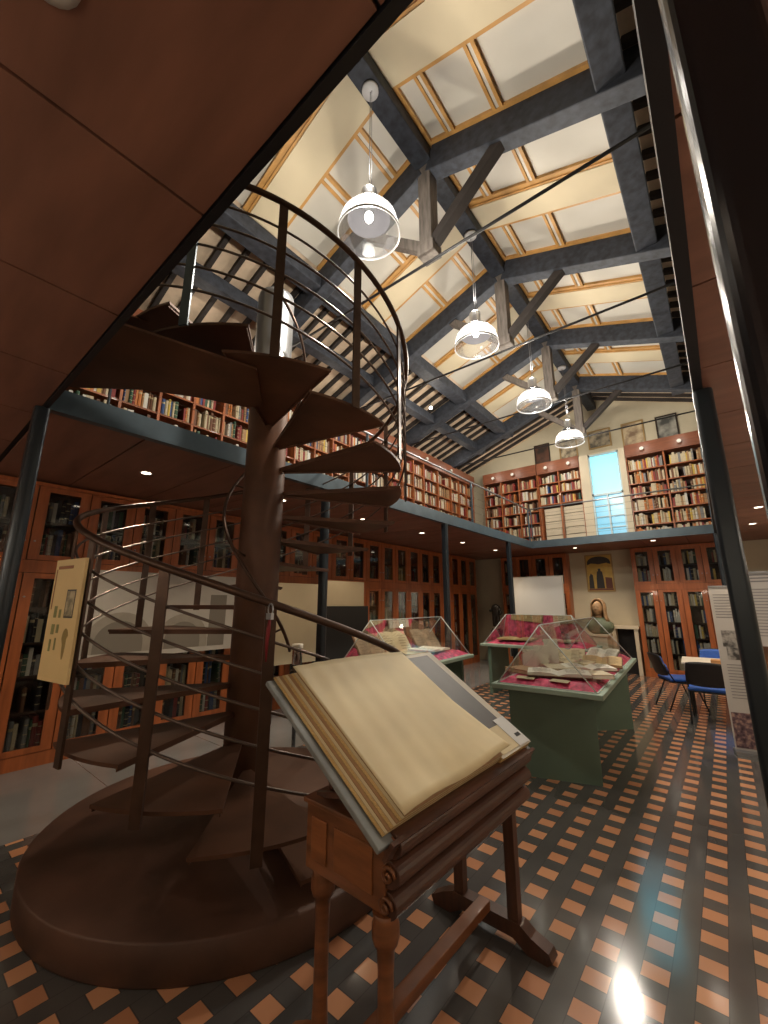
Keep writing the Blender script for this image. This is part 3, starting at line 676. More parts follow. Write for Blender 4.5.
put(c2,-.25,-.6,Z+.1,R(70),.3,.30,R(50),'open','propped open book at the near end of the left display case',mat('parchment_brown',(.3,.22,.14),.7))
put(c3,-.15,.35,Z+.01,R(-85),.3,.5,0,'open','open book at the left of the far display case',mat('tan_paper',(.5,.36,.17),.7))
put(c3,-.1,-.4,Z+.01,R(-95),.26,.4,0,'open','open book at the right of the far display case',paper)

# ------------------------------------------------------------------ whiteboard, painting, bust, statuette, niche
t=empty('whiteboard',(-3.56,10.4,0),R(0),label='blank pale whiteboard on a stand before the far bookcase',cat='whiteboard')
b=MB(); b.box(-.6,-.012,1.34,.6,.012,2.25); b.build('board',mat('whiteboard_face',(.60,.60,.57),.5),t)
b=MB()
for z in (1.32,2.25): b.box(-.615,-.018,z,.615,.018,z+.02)
for x in (-.615,.6): b.box(x,-.018,1.34,x+.015,.018,2.25)
b.build('frame',mat('board_frame',(.4,.38,.33),.4),t)
for x in (-.5,.5):
    b=MB(); b.tube([(x,0,.02),(x,0,1.34)],.014,8); b.box(x-.015,-.28,0,x+.015,.28,.025); b.build('leg',blackp,t)
# painting: generic gilded panel with a standing figure
pt=picture(-2.69,-2.05,1.90,2.84,'gilded arched painting of a standing dark figure above the stone bust',fr2,mat('gilt_ground',(.55,.36,.08),.35,metal=.2,var=.15,scale=8),fw=.03,name='painting')
def flatp(pts,y,name,m,par):
    b=MB(); n=len(pts); b.add([(x,y-.003,z) for x,z in pts]+[(x,y,z) for x,z in pts],[list(range(n))]+[[i,n+i,n+(i+1)%n,(i+1)%n] for i in range(n)]); return b.build(name,m,par)
dkb=mat('painted_dark',(.035,.03,.028),.5); dkr=mat('painted_red',(.16,.05,.03),.5)
arc=[(-.27,.68)]+[(.27*math.cos(a),.74+.15*math.sin(a)) for a in [PI-PI*i/12 for i in range(13)]]+[(.27,.68),(.18,.72),(0,.69),(-.18,.72)]
flatp(arc,-.021,'painted_arch',dkb,pt)
flatp([(-.09,.08),(.09,.08),(.08,.35),(.06,.5),(.03,.52),(.03,.58),(-.03,.58),(-.03,.52),(-.06,.5),(-.08,.35)],-.021,'painted_figure',dkb,pt)
flatp([(.12,.08),(.27,.08),(.27,.34),(.12,.36)],-.021,'painted_block',dkr,pt)
flatp([(-.27,.08),(-.15,.08),(-.16,.42),(-.21,.46),(-.25,.38)],-.021,'painted_attendant',dkb,pt)
flatp([(-.28,.035),(.28,.035),(.28,.075),(-.28,.075)],-.021,'painted_ground',dkr,pt)
# bust: hooded head on shoulders
t=empty('hooded_bust',(-2.22,10.3,0),R(-4),label='terracotta coloured hooded head bust with greenish collar on a plinth',cat='bust')
def ellip(b,c,r,fn=None,n=28,m=20,cond=None):
    vs=[];F=[]
    for i in range(m+1):
        ph=PI*i/m
        for j in range(n):
            a=2*PI*j/n; d=Vector((math.sin(ph)*math.cos(a),math.sin(ph)*math.sin(a),math.cos(ph)))
            k=fn(d) if fn else 1
            vs.append((c[0]+d.x*r[0]*k,c[1]+d.y*r[1]*k,c[2]+d.z*r[2]*k))
    for i in range(m):
        for j in range(n): F.append((i*n+j,(i+1)*n+j,(i+1)*n+(j+1)%n,i*n+(j+1)%n))
    b.add(vs,F,smooth=True)
def g_(v,c,s): return math.exp(-((v[0]-c[0])**2+(v[1]-c[1])**2)/(2*s*s))
def face(d):
    if d.y>-.15: return 1
    q=(d.x,d.z)
    k=1+.22*g_(q,(0,-.08),.085)+.10*g_(q,(0,.06),.06)+.05*g_(q,(0,-.62),.13)+.06*g_(q,(0,-.40),.07)-.09*g_(q,(-.3,.10),.10)-.09*g_(q,(.3,.10),.10)+.05*g_(q,(-.3,.28),.1)+.05*g_(q,(.3,.28),.1)-.04*g_(q,(0,-.30),.05)+.05*g_(q,(-.45,-.2),.15)+.05*g_(q,(.45,-.2),.15)
    return k
stone=mat('bust_ochre',(.36,.22,.11),.55,var=.25,scale=14)
b=MB(); ellip(b,(0,-.035,1.50),(.105,.125,.155),face,40,34); b.lathe([(.07,1.26),(.068,1.40),(.06,1.46)],20,(0,.01,0)); b.build('head',stone,t)
def hood(d): return 1
b=MB()
vs=[];F=[];n=24;rows=[(.125,.13,1.66,.0),(.0,.0,1.70,0)]
prof=[(1.22,.20,.17),(1.30,.165,.155),(1.42,.15,.15),(1.52,.155,.16),(1.60,.145,.155),(1.67,.105,.12),(1.705,.045,.06)]
for z,rx,ry in prof:
    for j in range(n+1):
        a=R(-38)+R(256)*j/n; vs.append((rx*math.cos(a),.015+ry*math.sin(a)*(1 if math.sin(a)>0 else .8),z))
for i in range(len(prof)-1):
    for j in range(n): F.append((i*(n+1)+j,i*(n+1)+j+1,(i+1)*(n+1)+j+1,(i+1)*(n+1)+j))
b.add(vs,F,smooth=True); o=b.build('hood',stone,t); so=o.modifiers.new('s','SOLIDIFY'); so.thickness=.022; so.offset=0
b=MB()
def lo2(prof,n=28):
    vs=[];F=[]
    for z,rx,ry in prof:
        for j in range(n):
            a=2*PI*j/n; vs.append((rx*math.cos(a),.02+ry*math.sin(a),z))
    for i in range(len(prof)-1):
        for j in range(n): F.append((i*n+j,i*n+(j+1)%n,(i+1)*n+(j+1)%n,(i+1)*n+j))
    F.append(tuple(range(n))[::-1]); F.append(tuple((len(prof)-1)*n+j for j in range(n)))
    b.add(vs,F,smooth=True)
lo2([(.95,.16,.12),(1.0,.24,.15),(1.1,.29,.17),(1.18,.27,.165),(1.24,.19,.14),(1.30,.10,.10)]); b.build('shoulders',mat('bust_green',(.13,.16,.10),.5,var=.3,scale=10),t)
b=MB(); b.box(-.2,-.18,.0,.2,.2,.06); b.box(-.16,-.14,.06,.16,.16,.9); b.box(-.19,-.17,.9,.19,.19,.95); b.build('plinth',plaster_g,t,bevel=.006)
# statuette
t=empty('dark_statuette',(-4.86,10.75,0),R(10),label='slim dark statuette with a raised arm standing left of the far bookcase',cat='statuette')
bronze=mat('dark_bronze',(.02,.017,.014),.4,metal=.3)
me=bpy.data.meshes.new('figure'); V=[(0,0,1.28),(0,0,1.42),(0,0,1.5),(0,-.005,1.60),(.045,0,1.27),(.055,-.01,1.12),(.05,0,.99),(-.045,0,1.27),(-.05,.0,1.12),(-.055,0,.99),(.09,0,1.47),(.15,-.02,1.38),(.11,-.06,1.30),(-.09,0,1.47),(-.14,-.05,1.40),(-.10,-.11,1.45)]
Eg=[(0,1),(1,2),(2,3),(0,4),(4,5),(5,6),(0,7),(7,8),(8,9),(2,10),(10,11),(11,12),(2,13),(13,14),(14,15)]
me.from_pydata(V,Eg,[]); me.materials.append(bronze); o=bpy.data.objects.new('figure',me); C.objects.link(o); o.parent=t
sk=o.modifiers.new('skin','SKIN'); rad=[q*1.35 for q in [.075,.085,.05,.055,.06,.05,.045,.06,.05,.045,.04,.032,.026,.04,.032,.026]]
for v,r_ in zip(me.skin_vertices[0].data,rad): v.radius=(r_,r_*.85)
me.skin_vertices[0].data[0].use_root=True
ss=o.modifiers.new('sub','SUBSURF'); ss.levels=1; ss.render_levels=1
b=MB(); b.box(-.1,-.09,.9,.1,.09,.95); b.box(-.13,-.12,0,.13,.12,.9); b.build('pedestal',bronze,t,bevel=.004)
# stone fireplace niche
t=empty('fireplace',(-1.92,11.45,0),label='small pale stone fireplace with a black opening beside the right bookcase',cat='fireplace')
b=MB(); b.box(-.27,-.12,0,-.19,.15,1.02); b.box(.19,-.12,0,.27,.15,1.02); b.box(-.30,-.15,1.02,.30,.15,1.09); b.build('surround',plaster,t,bevel=.004)
b=MB(); b.box(-.19,.1,0,.19,.15,1.02); b.build('firebox',seam,t)

# ------------------------------------------------------------------ table and chairs
t=empty('work_table',(-.06,8.35,0),R(3),label='white topped reading table with the blue chairs around it',cat='table')
b=MB(); b.box(-.6,-.42,.715,.6,.42,.74); b.build('table_top',white_t,t,bevel=.004)
for x in (-.52,.52):
    for y in (-.35,.35):
        b=MB(); b.tube([(x,y,0),(x,y,.715)],.018,10); b.build('leg',blackp,t)
b=MB(); b.box(-.16,-.10,0,.16,.10,.05); o=b.build('wooden_tray',mat('tray_wood',(.5,.25,.09),.5,var=.2,scale=10),bevel=.004); o.location=(-.12,8.05,.741); tag(o,'small orange wooden tray on the white table','tray')
b=MB(); b.lathe([(.0,0),(.022,0),(.024,.12),(.022,.12),(.02,.004),(0,.004)],16); o=b.build('drinking_glass',vglass); o.location=(.04,8.18,.741); tag(o,'small clear tumbler on the white table','glass')
def shell(w,h,y0,curve,z0,thk,name,m,par,ny=8,nx=8):
    b=MB(); vs=[]
    for s in (0,1):
        for i in range(nx+1):
            for j in range(ny+1):
                u=-1+2*i/nx; v=j/ny; ww=w*(1-.12*v*v) if j else w*.92
                vs.append((u*ww, y0+curve*(1-u*u)*1+.09*v+ (thk if s else 0), z0+h*v - .02*abs(u)**3*(1 if v>.5 else -1)))
    n=(nx+1)*(ny+1); F=[]
    for i in range(nx):
        for j in range(ny):
            a=i*(ny+1)+j; F.append((a,a+ny+1,a+ny+2,a+1)); F.append((n+a,n+a+1,n+a+ny+2,n+a+ny+1))
    for i in range(nx):
        a=i*(ny+1); F.append((a,n+a,n+a+ny+1,a+ny+1)); a+=ny; F.append((a,a+ny+1,n+a+ny+1,n+a))
    for j in range(ny):
        a=j; F.append((a,a+1,n+a+1,n+a)); a=nx*(ny+1)+j; F.append((a,n+a,n+a+1,a+1))
    b.add(vs,F,smooth=True); return b.build(name,m,par)
def make_chair(loc,rot,label):
    t=empty('conference_chair',loc,rot,label=label,cat='chair',group='blue chairs at the table')
    b=MB(); b.box(-.235,-.21,.425,.235,.23,.47); b.build('seat',bluec,t,bevel=.02)
    b=MB(); b.box(-.22,-.20,.405,.22,.22,.424); b.build('seat_shell',blackp,t,bevel=.004)
    shell(.225,.30,.215,.03,.51,.022,'backrest',bluec,t)          # front pad (faces -y)
    shell(.24,.33,.240,.03,.495,.018,'back_shell',blackp,t)
    for s in (-1,1):
        b=MB(); b.tube([(s*.24,-.24,0),(s*.235,-.10,.40),(s*.235,.0,.41)],.011,8); b.build('leg',blackp,t)
        b=MB(); b.tube([(s*.24,.30,0),(s*.235,.12,.40),(s*.235,.0,.41)],.011,8); b.build('leg',blackp,t)
        b=MB(); b.tube([(s*.23,.16,.41),(s*.225,.235,.55),(s*.2,.26,.66)],.010,8); b.build('back_support',blackp,t)
    return t
ch=make_chair((-.33,7.62,0),R(180),'blue seated chair with its black back to the camera, nearest at the table')
c_=copy_tree(ch); c_.location=(-.72,8.3,0); c_.rotation_euler=(0,0,R(118)); c_['label']='blue chair at the left end of the white table'
c_=copy_tree(ch); c_.location=(-.25,9.25,0); c_.rotation_euler=(0,0,R(3)); c_['label']='blue chair on the far side of the white table'

# ------------------------------------------------------------------ banners at the right
def banner(x0,y0,x1,y1,z1,label,blocks):
    L=math.hypot(x1-x0,y1-y0); t=empty('rollup_banner',((x0+x1)/2,(y0+y1)/2,0),math.atan2(y1-y0,x1-x0),label=label,cat='banner')
    h=L/2
    b=MB(); b.box(-h,-.004,.04,h,.004,z1); b.build('sheet',mat('banner_white',(.58,.57,.55),.6),t)
    b=MB(); b.box(-h-.01,-.09,0,h+.01,.09,.035); b.build('base',galv,t); b=MB(); b.box(-h,-.012,z1,h,.012,z1+.02); b.build('top_bar',galv,t)
    for (a,c,z0_,z1_,m) in blocks:
        b=MB(); b.box(-h+a*L,-.0062,z0_,-h+c*L,-.0045,z1_); b.build('printed_picture',m,t)
    b=MB()
    return t,h,L
gpic=blotch('grey_photo',(.05,.05,.05),(.45,.44,.42),scale=12); ppic=blotch('crowd_photo',(.04,.02,.03),(.45,.3,.25),(.16,.10,.12),scale=22,pos=(.35,.65)); bpic=blotch('brown_photo',(.03,.015,.01),(.16,.07,.03),scale=4)
txt=mat('banner_text',(.25,.25,.26),.7)
t,h,L=banner(-.13,6.28,.27,6.34,1.79,'white roll-up banner with grey photos, left of the dark column',[(.12,1,1.12,1.30,gpic),(.18,1,.98,1.115,gpic),(.03,1,.06,.42,ppic)])
b=MB()
for i in range(9): b.box(-h+.03,-.0062,1.70-i*.032,h-.04-(i%4)*.01,-.0045,1.708-i*.032)
for i in range(12): b.box(-h+.05,-.0062,.92-i*.032,h-.04-(i%3)*.012,-.0045,.928-i*.032)
b.build('printed_text',txt,t)
t,h,L=banner(.155,5.25,.97,5.1,1.88,'large white banner with a dark brown picture, right of the dark column',[(.0,1,.72,1.22,bpic)])
b=MB()
for i in range(3): b.box(-h+.03,-.0062,1.86-i*.03,h-.04,-.0045,1.873-i*.03)
b.build('printed_heading',txt,t); b=MB()
for i in range(16): b.box(-h+.03,-.0062,1.73-i*.028,h-.04-(i%4)*.02,-.0045,1.737-i*.028)
b.build('printed_text',txt,t); b=MB()
for i in range(16): b.box(-h+.03,-.0062,.66-i*.03,h-.04-(i%4)*.02,-.0045,.668-i*.03)
b.build('printed_text',txt,t)

# ------------------------------------------------------------------ exhibition panels by the left wall
t=empty('arch_print_board',(-5.56,2.3,0),R(90),label='wide pale panel printed with stone arches, behind the stair',cat='panel')
b=MB(); b.box(-1.02,-.015,.98,1.02,.015,1.98); b.build('sheet',mat('arch_panel_base',(.50,.49,.46),.6,var=.08,scale=3),t)
pr1=mat('arch_stone',(.33,.31,.27),.6,var=.1,scale=8); pr2=mat('arch_shadow',(.20,.185,.16),.6)
def arch(cx,r,z0,w_,m,y):
    b=MB(); pts=[(cx-r,z0)]+[(cx+r*math.cos(a),z0+.1+r*math.sin(a)) for a in [PI-PI*i/16 for i in range(17)]]+[(cx+r,z0)]
    if w_: pts+= [(cx+r-w_,z0)]+[(cx+(r-w_)*math.cos(a),z0+.1+(r-w_)*math.sin(a)) for a in [PI*i/16 for i in range(17)]]+[(cx-r+w_,z0)]
    n=len(pts); 
    if w_:
        h=n//2; fs=[[i,i+1,n-2-i,n-1-i] for i in range(h-1)]
    else: fs=[list(range(n))]
    b.add([(x,y,z) for x,z in pts],fs); return b.build('printed_arch',m,t)
for cx,r in ((-.42,.36),(.32,.33)):
    arch(cx,r,1.04,.10,pr1,-.0165); arch(cx,r-.1,1.04,0,pr2,-.0160)
b=MB(); b.box(.66,-.018,1.04,.9,-.0155,1.72); b.build('printed_block',pr2,t)
t=empty('exhibition_board',(-5.0,3.98,0),R(84),label='tall beige exhibition panel standing just right of the stair column',cat='panel')
b=MB(); b.box(-.36,-.02,.75,.46,.02,1.90); b.build('sheet',mat('beige_panel',(.36,.31,.21),.7,var=.05,scale=3),t)
b=MB(); b.box(-.33,-.03,0,-.29,.03,.75); b.box(.39,-.03,0,.43,.03,.75); b.build('legs',blackp,t)
t=empty('black_display_cabinet',(-4.95,5.0,0),R(84),label='matt black cabinet with a beige board above, behind the handrail',cat='cabinet')
b=MB(); b.box(-.48,-.05,.55,.50,.2,1.56); b.build('body',mat('matt_black',(.006,.006,.006),.8),t,bevel=.004)
b=MB(); b.box(-.48,-.02,1.561,.42,.02,1.97); b.build('upper_board',MATS['beige_panel'],t)
b=MB(); b.box(-.44,-.03,0,-.40,.18,.55); b.box(.40,-.03,0,.44,.18,.55); b.build('legs',blackp,t)
# small stanchion at the foot of the inner handrail
t=empty('barrier_post',(-3.72,3.04,0),label='short barrier post with a shiny cylindrical head behind the book',cat='post')
b=MB(); b.lathe([(.15,0),(.15,.012),(.02,.02),(.02,.94),(.045,.95)],24); b.build('stem',blackp,t)
b=MB(); b.lathe([(.045,.95),(.055,.96),(.055,1.12)],24); b.build('head_band',mat('chrome',(.6,.6,.6),.15,metal=1),t)
b=MB(); b.lathe([(.06,1.12),(.06,1.165),(.0,1.17)],24); b.build('cap',white_t,t)

# ------------------------------------------------------------------ roof timbers
def RP(sg,d,y,off=0):      # point on the roof underside: side, horizontal distance from the ridge
    return Vector((RX+sg*d,y,RZ-RS*d-off))
rb=MB(); rb.box(RX-.11,WN+.05,RZ-.30,RX+.11,WF-.02,RZ-.1)
o=rb.build('ridge_beam',beam,bevel=.012); tag(o,'dark timber ridge beam running along the top of the roof','beam')
TY=[1.2,3.4,5.58,7.8,10.0]
tl=['nearest roof truss, mostly hidden behind the gallery edge','first roof truss in full view, above the first lamp','second roof truss, between the first and second lamp','third roof truss, between second and third lamp','last roof truss before the far wall']
for i,y in enumerate(TY):
    t=empty('roof_truss',(RX,y,5.4),label=tl[i]+', dark timber with steel tie rod',cat='roof truss',group='timber roof trusses')
    def P(v): return Vector(v)-Vector((RX,y,5.4))
    for sg in (-1,1):
        dm=3.78
        b=MB(); b.bar(P(RP(sg,.08,y,.22)),P(RP(sg,dm,y,.22)),.34,.19,up=(0,1,0)); b.build('rafter',beam,t,bevel=.012)
        b=MB(); b.bar(P((RX+sg*.07,y,5.68)),P((RX+sg*.92,y,RZ-RS*.92-.36)),.12,.12,up=(0,1,0)); b.build('strut',joistm if sg>0 else beamgrey,t,bevel=.01)
    b=MB(); b.box(-.085,-.085,5.55-5.4,.085,.085,RZ-.3-5.4); b.box(-.11,-.1,5.53-5.4,.11,.1,5.68-5.4); b.build('king_post',beamgrey,t,bevel=.012)
    b=MB(); b.tube([P((RX-3.75,y,5.47)),P((RX+3.75,y,5.47))],.017,8); b.build('tie_rod',blackp,t)
def purlin(sg,d,w_,h_,y1,label,off=.12):
    b=MB(); y0=WN+.05; x=RX+sg*d; z=RZ-RS*d-off
    b.box(x-w_/2,y0,z-h_,x+w_/2,y1,z); 
    # rounded nose under the far end
    pts=[(y1,z),(y1+.16,z),(y1+.16,z-h_*.45),(y1+.08,z-h_*.9),(y1,z-h_)]
    n=5; b.add([(x-w_/2,a,c) for a,c in pts]+[(x+w_/2,a,c) for a,c in pts],[list(range(n)),[n+i for i in range(n)][::-1]]+[[i,n+i,n+(i+1)%n,(i+1)%n] for i in range(n)])
    o=b.build('roof_purlin',beam,bevel=.012); tag(o,label,'beam')
purlin(1,1.96,.24,.22,10.3,'heavy dark purlin along the right edge of the bright ceiling panels')
purlin(-1,1.92,.26,.22,10.3,'heavy dark purlin along the left edge of the bright ceiling panels')
purlin(-1,2.75,.2,.2,10.3,'lower left purlin crossing the joists above the gallery')
purlin(1,2.75,.2,.2,10.3,'lower right purlin near the right gallery wall')
# joists between purlin and wall, both sides; and across the whole far bay
jm=MB(); jm.box(-.03,0,-.075,.03,1,0)
def joist(sg,d0,d1,y,label,grp,first=[None]):
    a=RP(sg,d0,y,.001); c=RP(sg,d1,y,.001); L=(c-a).length
    if first[0] is None: o=jm.build('roof_joist',joistm); first[0]=o
    else: o=first[0].copy(); C.objects.link(o)
    dirv=(c-a).normalized(); x=dirv.cross(Vector((0,0,1))).normalized(); z=x.cross(dirv)
    Mx=Matrix(((x.x,dirv.x*L,z.x,a.x),(x.y,dirv.y*L,z.y,a.y),(x.z,dirv.z*L,z.z,a.z),(0,0,0,1)))
    o.matrix_world=Mx; tag(o,label,'joist',grp)
y=.35
while y<WF-.1:
    far=y>10.12
    if min(abs(y-q) for q in TY)>.12 or True:
        if far: joist(-1,.11,3.78,y,'black roof joist in the last bay, left slope','joists of the last bay'); joist(1,.11,3.7,y,'black roof joist in the last bay, right slope','joists of the last bay right')
        else:
            joist(-1,2.06,3.78,y,'black roof joist above the left gallery','joists over the left gallery')
            joist(1,2.09,3.7,y,'black roof joist above the right gallery edge','joists over the right gallery')
    y+=.29
# bright lining between the ridge and the purlins: cream board, pine mouldings, pale panels
for sg,sn in ((-1,'left'),(1,'right')):
    for i in range(len(TY)):
        y0=TY[i-1] if i else WN+.1; y1=TY[i]
        side='left slope' if sg<0 else 'right slope'
        t=empty('ceiling_lining',RP(sg,1.0,(y0+y1)/2,0),label='cream coffered ceiling lining with pine mouldings, '+side+', '+['over the near gallery','before the first full truss','between first and second full truss','between second and third full truss','before the last truss'][i],cat='ceiling panel',group='ceiling lining bays')
        O=t.location
        def slab(b,d0,d1,ya,yb,o0,o1):
            vs=[]
            for d,yy,o_ in ((d0,ya,o0),(d1,ya,o0),(d1,yb,o0),(d0,yb,o0),(d0,ya,o1),(d1,ya,o1),(d1,yb,o1),(d0,yb,o1)): vs.append(RP(sg,d,yy,o_)-O)
            fs=[(0,3,2,1),(4,5,6,7),(0,1,5,4),(1,2,6,5),(2,3,7,6),(3,0,4,7)]
            b.add(vs,fs if sg<0 else [tuple(reversed(q)) for q in fs])
        D0,D1=.10,1.84
        nb = 2 if (y1-y0)<2.6 else 3
        w_=(y1-y0)/nb
        cr=MB(); pw=MB(); gd=MB()
        for k in range(nb):
            ya=y0+k*w_; yb=ya+w_
            # cream beam strips
            a1=.26 if k else .05; a2=.05 if k else .16
            for (q0,q1) in ((ya,ya+a1),(yb-a2,yb)):
                cr=MB(); slab(cr,D0,D1,q0,q1,.005,.085); cr.build('cream_board',cream,t)
            # pale panels, recessed
            slab(pw,D0+.02,D1,ya+a1,yb-a2,.004,.02)
            # pine mouldings
            slab(gd,D0,D1,ya+a1+.001,ya+a1+.04,.02,.075); slab(gd,D0,D1,yb-a2-.09,yb-a2-.001,.02,.06); slab(gd,D0,D1,yb-a2-.03,yb-a2-.001,.06,.075)
            slab(gd,D0,D0+.06,ya+a1+.04,yb-a2-.09,.02,.075)
            for dd in (.36,.92):
                slab(gd,dd,dd+.035,ya+a1+.04,yb-a2-.09,.02,.07); slab(gd,dd+.075,dd+.11,ya+a1+.04,yb-a2-.09,.02,.07)
                slab(pw,dd+.035,dd+.075,ya+a1+.04,yb-a2-.09,.021,.055)
        pw.build('pale_panels',panelw,t); gd.build('pine_mouldings',goldw,t)

# ------------------------------------------------------------------ pendant lamps
bulbm=mat('bulb_glow',(1,.95,.85),.3,emit=(1,.95,.86),estr=22.)
wire=mat('lamp_wire',(.25,.25,.26),.4,metal=.5)
alu=mat('lamp_aluminium',(.55,.56,.58),.3,metal=.8)
PY=[2.34,4.53,6.71,8.87]; zl=5.17
pn=['first and largest pendant lamp, beside the stair railing top','second pendant lamp from the camera','third pendant lamp from the camera','farthest pendant lamp, in front of the pictures']
def lampmesh():
    t=empty('pendant_lamp',(RX,PY[0],zl),cat='pendant lamp',group='glass high-bay pendant lamps')
    b=MB(); b.lathe([(.285,-.20),(.29,-.19),(.288,-.15),(.262,-.04),(.20,.05),(.12,.12),(.07,.15)],40); b.build('glass_shade',shadeg,t)
    b=MB(); b.lathe([(.284,-.205),(.294,-.205),(.294,-.185),(.284,-.185),(.284,-.205)],40); b.build('rim',alu,t)
    b=MB(); b.lathe([(.20,-.03),(.17,.05),(.105,.115),(.07,.15)],40); b.build('reflector',mat('lamp_reflector',(.035,.035,.04),.6,spec=.2),t)
    b=MB(); b.lathe([(.075,.14),(.075,.30),(.05,.33),(0,.335)],24); b.build('housing',alu,t)
    b=MB(); ellip(b,(0,0,.0),(.04,.04,.055),n=16,m=10); o=b.build('bulb',bulbm,t)
    b=MB(); b.tube([(0,0,.33),(0,0,RZ-.32-zl)],.004,6); b.tube([(.03,0,.33),(.02,0,RZ-.32-zl)],.003,6); b.build('wire',wire,t)
    b=MB(); b.lathe([(.0,0),(.085,0),(.085,.03),(0,.032)],24,(0,0,RZ-.345-zl)); b.build('canopy',mat('canopy_white',(.7,.7,.7),.4),t)
    return t
l0=lampmesh()
lamps=[l0]
for y in PY[1:]:
    c_=copy_tree(l0); c_.location=(RX,y,zl); lamps.append(c_)
for l,n_ in zip(lamps,pn):
    l['label']=n_
    ld=bpy.data.lights.new('lamp_light','POINT'); ld.energy=130; ld.color=(1,.9,.76); ld.shadow_soft_size=.07
    o=bpy.data.objects.new('lamp_light',ld); C.objects.link(o); o.parent=l; o.location=(0,0,-.5)
    # second, weaker point light above the bell for the roof
    ld=bpy.data.lights.new('lamp_uplight','POINT'); ld.energy=24; ld.color=(1,.94,.85); ld.shadow_soft_size=.1
    o=bpy.data.objects.new('lamp_uplight',ld); C.objects.link(o); o.parent=l; o.location=(0,0,.5)
# small bright spot on the lower left purlin
t=empty('roof_spotlight',(-4.35,6.9,5.72),label='small bright spotlight under the left purlin',cat='spotlight')
b=MB(); b.tube([(0,0,.06),(.03,-.03,0)],[.03,.045],12); b.tube([(0,0,.06),(0,0,.2)],.01,6); b.build('housing',blackp,t)
b=MB(); ellip(b,(.035,-.035,-.005),(.035,.035,.03),n=14,m=8); b.build('lens',bulbm,t)
ld=bpy.data.lights.new('spot_light','POINT'); ld.energy=12; ld.color=(1,.9,.75); ld.shadow_soft_size=.05
o=bpy.data.objects.new('spot_light',ld); C.objects.link(o); o.parent=t; o.location=(.07,-.07,-.06)

# gallery railings
def railing(p0,p1,label):
    p0=Vector(p0); p1=Vector(p1); L=(p1-p0).length; d=(p1-p0).normalized()
    t=empty('gallery_railing',p0,math.atan2(d.y,d.x),label=label,cat='railing')
    b=MB(); b.tube([(0,0,.84),(L,0,.84)],.017,8); b.build('handrail',galv,t)
    for k in range(5):
        b=MB(); b.tube([(0,0,.12+k*.145),(L,0,.12+k*.145)],.0025,5); b.build('rail_rod',rodsteel,t)
    n=int(L/2.4)
    for i in range(n+1):
        b=MB(); b.box(i*L/n-.006,-.02,0,i*L/n+.006,.02,.83); b.build('baluster',steel,t)
railing((XL-.06,YN+.35,ZD+.0),(XL-.06,YF+.06,ZD+.0),'thin steel railing along the left gallery edge')
railing((XL-.0,YF+.08,ZD+.0),(XR+.0,YF+.08,ZD+.0),'thin steel railing along the far gallery edge')
railing((XR+.07,YN+.1,ZD+.0),(XR+.07,YF+.0,ZD+.0),'thin steel railing along the right gallery edge')

# ------------------------------------------------------------------ camera
Rm=[[7.73978015e-01,6.33212346e-01,3.97019257e-04],[-1.39065174e-01,1.70591544e-01,-9.75479063e-01],[-6.17753114e-01,7.54944137e-01,2.20091890e-01]]
cam=bpy.data.cameras.new('camera'); co=bpy.data.objects.new('camera',cam); C.objects.link(co)
cam.sensor_fit='VERTICAL'; cam.sensor_height=32; cam.lens=406.387/1024*32; cam.clip_start=.02
co.matrix_world=Matrix(((Rm[0][0],-Rm[1][0],-Rm[2][0],0),(Rm[0][1],-Rm[1][1],-Rm[2][1],0),(Rm[0][2],-Rm[1][2],-Rm[2][2],1.6),(0,0,0,1)))
bpy.context.scene.camera=co
FPX=406.387
def project(p):
    q=Vector(p)-Vector((0,0,1.6)); c=[sum(Rm[i][j]*q[j] for j in range(3)) for i in range(3)]
    if c[2]<.05: return None
    return 384+FPX*c[0]/c[2],512+FPX*c[1]/c[2],c[2]

# ------------------------------------------------------------------ books: the 300 largest visible ones singly, the rest as one mass
bpy.context.view_layer.update(); dg=bpy.context.evaluated_depsgraph_get(); sc=bpy.context.scene
cam0=Vector((0,0,1.6))
def visible(pt):
    d=pt-cam0; L=d.length; o_=cam0.copy(); d.normalize(); left=L
    for _ in range(5):
        hit,loc,nrm,idx,ob,mx=sc.ray_cast(dg,o_,d,distance=left-.03)
        if not hit: return True
        if ob.name.startswith('glass_'):
            left-= (loc-o_).length+.002; o_=loc+d*.002; continue
        return False
    return True
scored=[]
for i,c in enumerate(CAND):
    p,ax,dep,t_,h,d_,colr,wh=c
    q=p+Vector((0,0,h/2)); pr=project(q)
    if not pr or not(0<=pr[0]<768 and 0<=pr[1]<1024): scored.append((0,i)); continue
    a_=t_*h/pr[2]**2*FPX**2
    n_=abs((q-cam0).normalized().dot(dep))
    vis=visible(q-dep*.01)+visible(p+Vector((0,0,h*.15))-dep*.01)+visible(p+Vector((0,0,h*.85))-dep*.01)
    scored.append((a_*n_*(vis/3),i))
scored.sort(reverse=True)
single=[i for s,i in scored[:290] if s>0]; sset=set(single)
protos=[]
def book_proto(v):
    b=MB()
    n=6; w=.5
    pts=[(-w,-.0),( -w*.7,-.06),(0,-.09),(w*.7,-.06),(w,0),(w,1),(-w,1)] if v else [(-w,0),(w,0),(w,1),(-w,1)]
    b.prism(pts,0,1,0)
    if v==1:
        b.prism([(-w*1.02,-.02),(-w*.7,-.075),(0,-.105),(w*.7,-.075),(w*1.02,-.02)],.68,.78,1)
    if v==2:
        for z in (.2,.5,.8): b.prism([(-w*1.02,-.02),(-w*.7,-.078),(0,-.108),(w*.7,-.078),(w*1.02,-.02)],z,z+.03,1)
    me=bpy.data.meshes.new('book'); me.from_pydata(b.v,[],b.f); me.materials.append(bmats['brown']); me.materials.append(mat('spine_label',(.5,.42,.25),.6)); me.polygons.foreach_set('material_index',b.mi); me.update()
    return me
